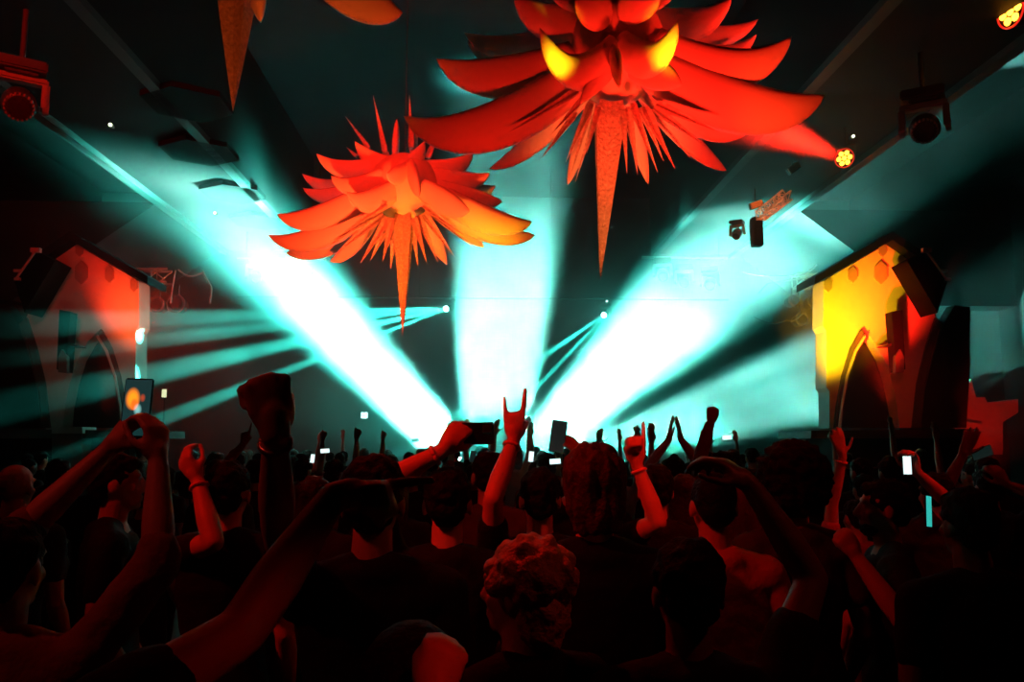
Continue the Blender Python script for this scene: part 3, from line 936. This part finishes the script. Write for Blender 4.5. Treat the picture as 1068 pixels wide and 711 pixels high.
def person(label, x, y, h, rz=0, arms=(None, None), hair=('short', 0), hm=M_hairK, shirt=M_blk, sleeve='short', skin=M_skinB, vox=.008, head=(0, 0), group=None, bands=(), legs=True, handk=1.0, name='person', pants=M_blk, far=False, lean=0.0, extra=None):
    """a standing figure; arm targets are world points. arms = (left, right): dict(w=wrist, hint=elbow direction, hd=hand direction, pn=palm normal, pose)"""
    root = empty(name, (x, y, 0), label, 'person', group)
    k = h / 1.76
    RZ = Matrix.Rotation(rz, 3, 'Z')
    loc = V((x, y, 0))
    def q(p): return RZ @ (V(p) * k)
    s = Soup(); sh = Soup(); pa = Soup(); so = Soup()
    M4 = RZ.to_4x4() @ Matrix.Scale(k, 4)
    # torso and legs in the body frame
    rows = [((0, 0, .80), .12, .085), ((0, 0, .90), .165, .115), ((0, 0, .98), .155, .11), ((0, .005, 1.08), .138, .095), ((0, .01, 1.20), .155, .105), ((0, .01, 1.31), .17, .115), ((0, 0, 1.40), .165, .10), ((0, -.005, 1.455), .11, .075), ((0, -.005, 1.49), .065, .06)]
    for o, g in ((s, 0), (sh, .016)):
        o.m = M4
        rr = rows if o is s else rows[1:-1]
        o.loft([(c, a + g, b + g) for c, a, b in rr])
        for sx in (-1, 1):
            o.ell((sx * .165, 0, 1.415), (.062 + g, .062 + g, .06 + g))
            o.cap((sx * .04, -.015, 1.47), (sx * .16, -.005, 1.43), .045 + g * .8, .05 + g * .7)
    s.cap((0, -.01, 1.44), (0, .008, 1.585), .057, .052)
    s.ell((0, -.045, 1.3), (.12, .055, .12))
    sh.m = M4; sh.ell((0, -.045, 1.3), (.13, .072, .13)); sh.ell((0, -.022, 1.465), (.105, .08, .05)); sh.ell((0, -.05, 1.38), (.13, .06, .10))
    pa.m = M4; so.m = M4
    pa.loft([((0, 0, .80), .14, .10), ((0, 0, .90), .18, .13), ((0, 0, .99), .168, .122)])
    for sx in (-1, 1):
        for o, g in ((s, 0), (pa, .014)):
            o.cap((sx * .09, 0, .88), (sx * .105, .02, .50), .085 + g, .058 + g)
            o.cap((sx * .105, .02, .50), (sx * .11, -.01, .30), .056 + g, .054 + g)
            o.cap((sx * .11, -.01, .30), (sx * .115, -.02, .10), .053 + g, .036 + g * 1.3)
        s.ell((sx * .12, .06, .045), (.04, .12, .035))
        so.ell((sx * .12, .065, .05), (.05, .14, .048)); so.cap((sx * .115, -.02, .10), (sx * .116, -.02, .05), .048, .05)
        so.loft([((sx * .12, .062, .0), .047, .135), ((sx * .12, .062, .03), .05, .14)])
    # head
    hy, hp = head
    HR = Matrix.Rotation(hy, 3, 'Z') @ Matrix.Rotation(hp, 3, 'X')
    hc = V((0, .01, 1.58))
    HM = M4 @ Matrix.Translation(hc) @ HR.to_4x4() @ Matrix.Translation(-hc)
    s.m = HM
    s.ell((0, .0, 1.672), (.074, .094, .086))
    s.ell((0, .035, 1.625), (.061, .066, .082))
    s.ell((0, .055, 1.575), (.042, .042, .034)); s.ell((0, .083, 1.560), (.019, .016, .016))
    s.cap((0, .096, 1.665), (0, .118, 1.628), .0095, .013); s.ell((0, .108, 1.622), (.018, .012, .009))
    s.cap((-.04, .084, 1.682), (.04, .084, 1.682), .012, .012)
    s.ell((0, .098, 1.594), (.024, .009, .006)); s.ell((0, .096, 1.583), (.020, .009, .007))
    for sx in (-1, 1):
        s.ell((sx * .076, -.002, 1.638), (.009, .020, .031)); s.ell((sx * .030, .081, 1.657), (.014, .012, .009)); s.ell((sx * .042, .066, 1.628), (.02, .02, .02))
    # hair
    hs = Soup(); hs.m = HM
    st, hz = hair
    if st == 'short':
        hs.ell((0, -.012, 1.69), (.083, .096, .086)); hs.ell((0, -.045, 1.645), (.068, .055, .07)); hs.ell((0, .045, 1.725), (.06, .05, .035))
    elif st == 'buzz':
        hs.ell((0, -.006, 1.680), (.079, .093, .086)); hs.ell((0, -.045, 1.64), (.064, .052, .06))
    elif st == 'afro':
        hs.ell((0, -.02, 1.71), (.135, .135, .125)); hs.ell((0, -.06, 1.65), (.12, .09, .10))
    elif st == 'long':
        hs.ell((0, -.012, 1.69), (.088, .098, .088)); hs.loft([((0, -.05, 1.40), .085, .03), ((0, -.055, 1.48), .095, .042), ((0, -.045, 1.58), .095, .055), ((0, -.03, 1.68), .088, .07)])
        for sx in (-1, 1): hs.cap((sx * .07, .02, 1.69), (sx * .082, .0, 1.47), .028, .022)
    elif st == 'bob':
        hs.ell((0, -.014, 1.69), (.092, .102, .092)); hs.loft([((0, -.045, 1.535), .06, .045), ((0, -.035, 1.60), .082, .07), ((0, -.02, 1.68), .088, .085)])
    elif st == 'bun':
        hs.ell((0, -.012, 1.69), (.082, .096, .084)); hs.ell((0, -.085, 1.74), (.045, .045, .042)); hs.ell((0, -.045, 1.645), (.066, .055, .06))
    elif st == 'curly':
        for i in range(26):
            a = i * 2.4; z = 1 - i / 20
            rr = math.sqrt(max(.1, 1 - min(1, z * z)))
            hs.ell((math.cos(a) * .08 * rr, -.02 + math.sin(a) * .085 * rr, 1.68 + z * .075), (.036,) * 3, low=True)
        hs.ell((0, -.012, 1.69), (.088, .1, .085)); hs.ell((0, -.05, 1.60), (.085, .06, .09))
    elif st == 'cap':
        hs.ell((0, -.006, 1.680), (.079, .093, .086)); hs.ell((0, -.045, 1.64), (.064, .052, .06))
    fl = V((x * 3.1, y * 1.7, 0))
    if st != 'bald':
        amp = {'short': .007, 'buzz': .002, 'afro': .014, 'long': .010, 'bob': .010, 'bun': .006, 'curly': .008, 'cap': .002}[st] * k
        stretch = V((38, 38, 38)) if st in ('afro', 'curly', 'short', 'buzz') else V((60, 60, 9))
        me = bake(hs, 'hair', max(.008, vox * .9) * (1 if not far else 1), 1, lambda c, n: c + n * amp * noise.noise(V((c.x * stretch.x, c.y * stretch.y, c.z * stretch.z)) + fl) * 1.6)
        mobj('hair', me, hm, root)
    if st == 'cap':
        cs = Soup(); cs.m = HM
        cs.loft([((0, 0, 1.70), .088, .10), ((0, 0, 1.74), .082, .094), ((0, -.005, 1.775), .05, .06), ((0, -.005, 1.782), .01, .01)])
        cs.ell((0, -.125, 1.70) if hz else (0, .125, 1.70), (.065, .06, .008))
        mobj('cap', bake(cs, 'cap', .008, 1), M_blk, root)
    # arms
    s.m = Matrix(); sh.m = Matrix()
    bandpts = []
    for side, arm in ((-1, arms[0]), (1, arms[1])):
        S = q((side * .185, 0, 1.42))
        if arm is None:
            E = q((side * .24, -.03, 1.13)); W = q((side * .23, .12, .92)); hd = q((0, .3, -1)); pn = q((-side, 0, 0)); pose = 'relaxed'; hk = 1
        else:
            W = V(arm['w']) - loc
            E = ik(S, W, .295 * k, .262 * k, V(arm.get('hint', (side, 0, -1))))
            hd = V(arm.get('hd', (0, 0, 1))) if arm.get('hd') is not None else (W - E); pn = V(arm.get('pn', (0, 1, 0))); pose = arm.get('pose', 'open'); hk = arm.get('k', 1)
        s.cap(S, S.lerp(E, .45), .052 * k, .048 * k); s.cap(S.lerp(E, .45), E, .048 * k, .038 * k)
        s.cap(E, E.lerp(W, .35), .038 * k, .041 * k); s.cap(E.lerp(W, .35), W, .041 * k, .0255 * k)
        if not far or arm is not None:
            hand(s, W, hd, pn, side > 0, pose, k * hk * handk * .98)
        else:
            s.ell(W + hd.normalized() * .07, (.03, .03, .07))
        if sleeve == 'short':
            sh.cap(S, S.lerp(E, .55), .066 * k, .060 * k)
        elif sleeve == 'long':
            sh.cap(S, S.lerp(E, .5), .066 * k, .058 * k); sh.cap(S.lerp(E, .5), E, .058 * k, .052 * k); sh.cap(E, E.lerp(W, .4), .052 * k, .050 * k); sh.cap(E.lerp(W, .4), E.lerp(W, .9), .050 * k, .037 * k)
        elif sleeve == 'rolled':
            sh.cap(S, S.lerp(E, .5), .068 * k, .060 * k); sh.cap(S.lerp(E, .5), E, .060 * k, .056 * k); sh.cap(E, E.lerp(W, .12), .058 * k, .056 * k)
        bandpts.append((E, W))
    me = bake(s, 'person_body', vox, 1)
    mobj('body', me, skin, root)
    def wr(c, n):
        return c + n * (.006 * noise.noise(c * 9 + fl) + .004 * noise.noise(c * 22 + fl))
    mobj('shirt', bake(sh, 'shirt', max(.013, vox), 2, wr), shirt, root)
    mobj('trousers', bake(pa, 'trousers', max(.018, vox), 2, wr), pants, root)
    if not far: mobj('shoes', bake(so, 'shoes', .014, 1), M_shoe, root)
    for i, bm_ in bands:
        E, W = bandpts[i]
        d = (W - E).normalized()
        c = W - d * .03
        ss = Soup(); ss.cap(c - d * .011, c + d * .011, .0315 * k, .0305 * k)
        x_, y_, _ = frame(d)
        ring = [c + (x_ * math.cos(a) + y_ * math.sin(a)) * .0305 * k for a in [2 * PI * j / 20 for j in range(21)]]
        b2 = BM(); path_tube(b2, ring, .0075, 6)
        obj('wristband', b2, bm_, root, True)
    if extra: extra(root, HM, q)
    return root


def at_head(px, top, Y):
    p = P(px, top, Y)
    return p.x, p.y, p.z - .012


def phone(c, nrm, up, lit, label, s=1.0, screen=None):
    """c: centre; nrm: direction the screen faces; up: long axis"""
    nrm = V(nrm).normalized(); up = V(up); up = (up - nrm * up.dot(nrm)).normalized()
    x = up.cross(nrm)
    R3 = Matrix((x, nrm, up)).transposed()
    t = empty('smartphone', c, label, 'phone')
    W_, H_, D_ = .074 * s, .155 * s, .009 * s
    obj('case', bx(BM(), (0, 0, 0), (W_, D_, H_), R3, .003), M_phone, t)
    obj('screen', bx(BM(), nrm * D_ * .5, (W_ * .92, .001, H_ * .95), R3), screen or lit, t)
    bm = BM()
    c0 = -nrm * D_ * .6 + up * H_ * .36 + x * W_ * .2
    bx(bm, c0, (W_ * .36, .004, W_ * .42), R3, .001)
    for u in (-1, 1): tube(bm, c0 + up * u * .008 - nrm * .001, c0 + up * u * .008 - nrm * .004, .005, n=10)
    obj('camera_bump', bm, M_black, t)
    return t


M_sw = mat('screen_white', (.1, .1, .1), .3, emit=(.75, 1, .97), es=1.3)
M_sd = mat('screen_dim', (.1, .1, .1), .3, emit=(.2, .6, .55), es=.02)
M_so = mat('screen_off', (.01, .01, .01), .15, spec=.6)
# screen showing a picture of the show: an orange star over pale beams
ms = bpy.data.materials.new('screen_with_star_picture'); ms.use_nodes = True
n_ = ms.node_tree; b_ = n_.nodes['Principled BSDF']; b_.inputs['Base Color'].default_value = (.01, .01, .01, 1); b_.inputs['Emission Strength'].default_value = 1.6
g_ = n_.nodes.new('ShaderNodeTexCoord')


def blob(cx, cy, cz, r, col, hard=.5):
    vm = n_.nodes.new('ShaderNodeVectorMath'); vm.operation = 'DISTANCE'
    vm.inputs[1].default_value = (cx, cy, cz)
    n_.links.new(g_.outputs['Generated'], vm.inputs[0])
    mr = n_.nodes.new('ShaderNodeMapRange'); mr.inputs[1].default_value = r; mr.inputs[2].default_value = r * hard; mr.inputs[3].default_value = 0; mr.inputs[4].default_value = 1
    n_.links.new(vm.outputs['Value'], mr.inputs[0])
    return mr.outputs[0], col


acc = None
for o_, col in (blob(.35, .5, .72, .3, (1, .25, .01)), blob(.42, .5, .55, .16, (1, .12, .01)), blob(.55, .5, .38, .2, (.35, .8, .75), .2), blob(.55, .5, .1, .15, (.9, .03, .01)), blob(.7, .5, .75, .16, (.6, .06, .01))):
    mx_ = n_.nodes.new('ShaderNodeMix'); mx_.data_type = 'RGBA'
    mx_.inputs[7].default_value = (*col, 1)
    if acc is None: mx_.inputs[6].default_value = (.004, .02, .02, 1)
    else: n_.links.new(acc, mx_.inputs[6])
    n_.links.new(o_, mx_.inputs[0]); acc = mx_.outputs[2]
n_.links.new(acc, b_.inputs['Emission Color'])

def setm(o, m):
    o.m = m
    return o


B1 = [(0, M_band)]; B2 = [(1, M_band)]; Bt = [(1, mat('watch_steel', (.4, .4, .4), .3, metal=.8))]
PL = []


def hero(label, px, top, Y, **kw):
    x, y, h = at_head(px, top, Y)
    PL.append((x, y))
    return person(label, x, y, h, **kw)


# man whose hand makes a two-finger sign at the centre
hero('man with short dark hair, left arm up with two fingers spread and a red wristband', 563, 488, 3.2, hair=('short', 0), arms=(dict(w=P(536, 458, 3.15), hint=(-.35, -.8, -.4), pose='horns', pn=(.2, 1, .1), hd=(.02, 0, 1), k=1.12), None), bands=B1, skin=M_skinA)
# hand holding a phone landscape
hero('person with short dark hair beside the two-finger sign, left arm up holding a phone sideways', 467, 487, 2.75, hair=('short', 0), arms=(dict(w=P(462, 470, 2.7), hint=(-1, 0, -.4), pose='grip', pn=(.2, 1, 0), hd=(.6, 0, .8)), None), skin=M_skinA, bands=B1, sleeve='short')
phone(P(491, 452, 2.72), (0, 1, 0), (1, 0, .02), M_so, 'dark smartphone held sideways above the crowd at the centre', 1.0)
hero('person with straight auburn hair to the nape, in the middle of the front rows', 619, 466, 2.4, hair=('bob', 0), hm=M_hairR, shirt=M_blk, skin=M_skinA)
hero('shaven-headed man in an orange-brown t-shirt right of the raised fist', 743, 490, 2.75, hair=('buzz', 0), shirt=M_org, skin=M_skinB)
hero('person with a big round afro hairstyle, right of centre', 825, 476, 3.1, hair=('afro', 0), shirt=M_chr, skin=M_skinC)
hero('bearded man in profile facing left, arm bent in front of him', 922, 499, 3.2, rz=1.25, hair=('short', 0), shirt=M_blk, skin=M_skinB,
     arms=(dict(w=P(893, 580, 2.9), hint=(.6, -.2, -.8), pose='fist', pn=(0, 1, 0), hd=(-.4, 0, .7)), None),
     extra=lambda root, HM, q: (lambda bs: (bs.ell((0, .06, 1.57), (.05, .046, .035)), bs.ell((0, .075, 1.555), (.03, .025, .02)), mobj('beard', bake(bs, 'beard', .007, 1, lambda c, n: c + n * .004 * noise.noise(c * 80)), M_hairK, root)))(setm(Soup(), HM)))
hero('short woman with wavy blonde hair lit red, low in the front centre', 546, 562, 1.85, rz=.5, hair=('curly', 0), hm=M_hairY, shirt=M_blk, skin=M_skinA, head=(.5, 0))
hero('man with dark hair raising a dark clenched fist and steel watch at left', 390, 474, 2.2, hair=('short', 0), skin=M_skinB,
     arms=(dict(w=P(287, 452, 1.74), hint=(-.5, -.3, -.6), pose='fist', pn=(-.6, 1, 0), hd=(-.22, .05, 1), k=1.32), None), bands=[(0, MATS['watch_steel'])], sleeve='short')
hero('tall person near the centre behind the two-finger sign, short dark hair', 510, 470, 3.95, hair=('short', 0), shirt=M_chr)
# left phone holder
x0 = P(35, 520, 1.95)
PL.append((x0.x, x0.y))
person('person at the far left holding a lit phone up in both hands, sleeves rolled', x0.x - .05, x0.y, 1.66, hair=('short', 0), shirt=mat('cloth_rust', (.16, .05, .035), .85, bump=.4, bscale=25), sleeve='rolled', skin=M_skinB,
       arms=(dict(w=P(112, 470, 2.1), hint=(-.9, -.3, -.3), pose='hold', pn=(.6, .6, 0), hd=(.5, .1, .8)), dict(w=P(165, 480, 2.05), hint=(.7, -.3, -.8), pose='hold', pn=(-.8, .5, 0), hd=(-.15, .1, 1))))
phone(P(143, 425, 2.12), (0, -1, .05), (.03, 0, 1), None, 'smartphone held upright at the left, its screen showing the orange star', .98, ms)
hero('man in profile facing right under the raised phone at left', 122, 472, 3.4, rz=-1.2, hair=('short', 0), skin=M_skinA)
# pointing arm close at the lower left
person('person at the lower left edge, mostly out of view, pointing one arm toward the centre', -.74, 1.06, 1.80, hair=('short', 0), shirt=M_blk, sleeve='short', skin=M_skinB,
       arms=(None, dict(w=P(348, 517, 1.42), hint=(.1, -.3, -1), pose='point', pn=(.1, 0, -1), hd=(.9, .25, .16))))
PL.append((-.74, 1.06))
x0 = P(268, 500, 3.3)
hero('person with dark hair reaching up a wristbanded arm, left of the raised fist', 240, 481, 3.2, hair=('short', 0), skin=M_skinA, shirt=M_blk,
     arms=(dict(w=P(206, 500, 3.1), hint=(.1, -.1, -1), pose='hold', pn=(.5, 1, 0), hd=(-.5, 0, .7)), None), bands=B1)
hero('person half hidden behind auburn hair, left arm up with little finger raised', 683, 484, 3.7, hair=('short', 0), skin=M_skinA,
     arms=(dict(w=P(664, 484, 3.5), hint=(.4, -.2, -1), pose='pinky', pn=(0, -1, 0), hd=(-.05, 0, 1), k=1.2), None), bands=B1)
hero('person holding a small lit phone with one hand, just left of the auburn hair', 600, 478, 4.6, hair=('short', 0), skin=M_skinA,
     arms=(dict(w=P(606, 474, 4.3), hint=(1, 0, -.4), pose='hold', pn=(-.6, .7, 0), hd=(-.6, 0, .7)), None))
phone(P(582, 455, 4.3), (0, -1, 0), (.15, 0, 1), M_sd, 'small smartphone held up just left of the auburn hair', 1.1)
hero('person whose bare bent arm ends in a drooping hand, right of the shaven head', 716, 560, 1.75, hair=('short', 0), skin=M_skinC, shirt=M_blk,
     arms=(None, dict(w=P(783, 506, 1.85), hint=(1, .1, -.6), pose='relaxed', pn=(-.4, .3, -.7), hd=(-.6, .2, .55))), sleeve='short')
hero('woman in a red knitted top with one arm straight up, right of the afro', 893, 520, 4.4, hair=('bun', 0), shirt=M_red, skin=M_skinA,
     arms=(dict(w=P(879, 476, 4.3), hint=(-1, 0, -.3), pose='open', pn=(0, 1, 0), hd=(-.2, 0, 1)), None), bands=B1)
hero('person holding up a phone with a bright white screen at the right', 975, 492, 4.1, hair=('short', 0), skin=M_skinA, shirt=M_chr,
     arms=(dict(w=P(956, 492, 4.0), hint=(1, 0, -.5), pose='hold', pn=(-.5, -.5, 0), hd=(-.35, 0, 1)), None))
phone(P(946, 485, 3.95), (0, -1, 0), (0, 0, 1), M_sw, 'smartphone with a bright white screen held up at the right', .6)
hero('dark-haired person at the right edge next to the teal phone glow', 1008, 508, 2.5, hair=('short', 0), skin=M_skinC, shirt=M_blk)
phone(P(968, 533, 2.45), (1, -1.1, 0), (.15, 0, 1), mat('screen_teal', (.1, .1, .1), .3, emit=(.05, .8, .7), es=.6), 'glowing teal smartphone beside the dark-haired person at the right edge', .62)
hero('person raising both arms at the far right, hands near a small phone', 1030, 488, 4.6, hair=('short', 0), skin=M_skinB,
     arms=(dict(w=P(1003, 476, 4.4), hint=(-1, 0, -.5), pose='open', pn=(0, 1, 0)), dict(w=P(1050, 505, 4.4), hint=(1, 0, -.5), pose='hold', pn=(0, 1, 0), hd=(-.5, 0, .7))))
phone(P(1024, 472, 4.4), (0, -1, 0), (1, 0, .3), M_sd, 'small dim smartphone held sideways near the right edge', .8)
hero('bald person at the far left under the case, head lit dull red', 17, 481, 3.9, hair=('bald', 0), skin=M_skinB)
hero('person with one straight arm up through the low beam, right of centre', 752, 470, 6.0, hair=('short', 0), skin=M_skinA,
     arms=(dict(w=P(741, 440, 5.9), hint=(-1, 0, -.3), pose='fist', pn=(0, 1, 0), k=1.1), None), sleeve='long', shirt=M_red)  # red light on the forearm is put into the sleeve colour
hero('person with both hands joined overhead in the low fog right of the little-finger sign', 703, 476, 6.4, hair=('short', 0), skin=M_skinA, shirt=M_wht,
     arms=(dict(w=P(698, 458, 6.3), hint=(-1, 0, -.2), pose='open', pn=(1, 0, 0), hd=(.1, 0, 1)), dict(w=P(710, 458, 6.3), hint=(1, 0, -.2), pose='open', pn=(-1, 0, 0), hd=(-.1, 0, 1))))
hero('person with a thin raised arm just left of the fist, far back', 268, 478, 6.5, hair=('short', 0), skin=M_skinA,
     arms=(dict(w=P(254, 463, 6.4), hint=(-1, 0, -.6), pose='point', pn=(0, 1, 0), hd=(.15, 0, 1)), None))
hero('person with a cupped pale hand raised at the bottom edge, lit bright red', 430, 640, 1.15, hair=('buzz', 0), skin=M_skinA, shirt=M_blk,
     arms=(None, dict(w=P(450, 735, .95), hint=(.6, -.3, -1), pose='fist', pn=(0, .9, 0), hd=(.25, .15, 1), k=.8)))

# ------------------------------------------------------------------ the packed rows behind: eight figures, copied
V0 = Vector
def proto(kind, **kw):
    return person(None, 0, 0, 1.72, vox=.019, far=True, **kw)


up = lambda sx, z=1.95, y=.05, pose='open': dict(w=V((sx * .22, y, z)), hint=(sx, -.3, -.3), pose=pose, pn=(0, 1, 0), k=1.12)
KINDS = [
    (dict(hair=('short', 0)), 'short-haired concertgoer in black with arms down, deep in the crowd', 'short-haired people with arms down in the packed rows'),
    (dict(hair=('long', 0), hm=M_hairB, shirt=M_chr), 'long-haired concertgoer in charcoal with arms down, deep in the crowd', 'long-haired people in the packed rows'),
    (dict(hair=('short', 0), arms=(up(-1, 1.98), None), skin=M_skinA), 'concertgoer deep in the crowd with the left hand open overhead', 'people with the left hand up in the packed rows'),
    (dict(hair=('short', 0), arms=(up(-1, 1.92), up(1, 1.96)), skin=M_skinA, shirt=M_wht), 'concertgoer in a white shirt deep in the crowd with both hands up', 'people in white with both hands up in the packed rows'),
    (dict(hair=('bun', 0), hm=M_hairB, skin=M_skinA), 'concertgoer with hair in a bun deep in the crowd', 'people with a hair bun in the packed rows'),
    (dict(hair=('cap', 0), shirt=M_chr), 'concertgoer in a black cap deep in the crowd', 'people in caps in the packed rows'),
    (dict(hair=('curly', 0), shirt=M_red, arms=(None, up(1, 1.95, pose='point')), skin=M_skinA), 'curly-haired concertgoer in red with the right hand pointing up, deep in the crowd', 'curly-haired people pointing up in the packed rows'),
    (dict(hair=('buzz', 0), skin=M_skinC), 'shaven-headed concertgoer in black with arms down, deep in the crowd', 'shaven-headed people in the packed rows')]
PR = [proto(i, **k[0]) for i, k in enumerate(KINDS)]
used = [False] * len(KINDS)
rnd = random.Random(11)
spots = []
Y = 4.0
while Y < 17.6:
    step = .72 + .028 * (Y - 4)
    hw = .66 * Y + .2
    n = int(2 * hw / (step * 1.05))
    for i in range(n):
        x = -hw + (i + .5) * 2 * hw / n + rnd.uniform(-.12, .12) + .04 * Y * 0
        y = Y + rnd.uniform(-.14, .14)
        if abs(x) > 10.3: continue
        if abs(x) > 5.9 and y > 13.2: continue
        if all((x - a) ** 2 + (y - b) ** 2 > .62 ** 2 for a, b in PL + [(s_[0], s_[1]) for s_ in spots]): spots.append((x, y))
    Y += step * 1.12
pick = [0, 1, 7, 0, 4, 5, 2, 0, 1, 7, 3, 0, 6, 1, 5, 2]
for j, (x, y) in enumerate(spots):
    kd = pick[rnd.randrange(len(pick))]
    if y < 6.5 and kd in (2, 3, 6): kd = 0
    if x < -.22 * y and kd in (2, 3, 6): kd = 1
    o = PR[kd] if not used[kd] else copy_tree(PR[kd])
    used[kd] = True
    o.location = (x, y, 0)
    o.rotation_euler = (0, 0, rnd.uniform(-.35, .35) + math.atan2(x, 22 - y) * .8)
    sc = rnd.uniform(.93, 1.02)
    if y < 5.5: sc *= .97
    o.scale = (sc, sc, sc)
    tag(o, KINDS[kd][1], 'person', KINDS[kd][2])
print('filler people', len(spots))

# small lit phones far back in the crowd
for i, (px, py, Y, rot, m) in enumerate(((339, 470, 7.5, 1.5, M_sw), (433, 459, 9, 1.4, M_sd), (326, 478, 8, .1, M_sw), (554, 476, 6.5, .1, M_sw), (579, 481, 6, 1.5, M_sw), (493, 476, 6, .2, M_sd), (690, 465, 9, .2, M_sw), (758, 456, 7, 1.5, M_sw))):
    phone(P(px, py, Y), (0, -1, 0), (math.sin(rot), 0, math.cos(rot)), m, 'tiny lit phone far back in the crowd, ' + ['left of centre lying level', 'left of the sideways phone', 'just left of the level bright one', 'between the two-finger sign and auburn hair, upright', 'lit pale next to the auburn hair', 'below the sideways dark phone', 'by the little-finger sign', 'right of the straight raised arm'][i], .55)

# red light over the crowd: unseen added spots, some aimed at single arms
spot('crowd_red', V((-3.2, 1.6, 5.6)), V((.4, 3.8, 1.9)), 50, RED, 55, .15)
spot('crowd_red', V((3.4, 2.4, 5.6)), V((.2, 4.0, 1.9)), 50, RED, 35, .15)
spot('crowd_red', V((-2.2, 5.6, 5.4)), V((-.5, 3.2, 1.8)), 60, RED, 50, .15)
spot('crowd_red', V((5.5, 3.5, 5.6)), V((2.4, 4.6, 1.6)), 55, RED, 55, .15)
spot('crowd_red', V((-5.5, 3.2, 5.6)), V((-1.6, 3.2, 1.6)), 50, RED, 35, .15)
spot('crowd_red', V((-2.6, .9, 4.6)), P(530, 490, 3.0), 26, RED, 420, .08)
spot('crowd_red', V((2.4, 1.2, 4.8)), P(668, 500, 3.6), 18, RED, 380, .08)
spot('crowd_red', V((-3.6, 1.4, 4.6)), P(215, 500, 3.1), 20, RED, 260, .08)
spot('crowd_red', V((4.6, 2.2, 4.8)), P(900, 500, 4.0), 24, RED, 260, .08)
spot('crowd_red', V((-1.2, 3.6, 4.8)), P(545, 585, 1.9), 16, RED, 160, .08)
spot('crowd_red', V((.6, -.6, 2.9)), P(455, 705, .95), 18, RED, 30, .04)
spot('crowd_red', V((-2.8, .6, 4.6)), P(140, 560, 1.95), 22, (1, .05, .03), 70, .08)
spot('crowd_red', V((2.6, .6, 4.6)), P(790, 560, 1.9), 26, (1, .05, .02), 30, .08)

SC.view_settings.view_transform = 'Standard'
SC.view_settings.look = 'None'
SC.view_settings.gamma = 1
SC.view_settings.exposure = 0
SC.view_settings.use_curve_mapping = False
SC.cycles.volume_bounces = 0
SC.cycles.volume_max_steps = 22
SC.cycles.use_adaptive_sampling = True
SC.cycles.adaptive_threshold = .03
SC.cycles.max_bounces = 4
SC.cycles.diffuse_bounces = 2
SC.cycles.glossy_bounces = 2
SC.cycles.sample_clamp_indirect = 4
SC.cycles.use_denoising = True
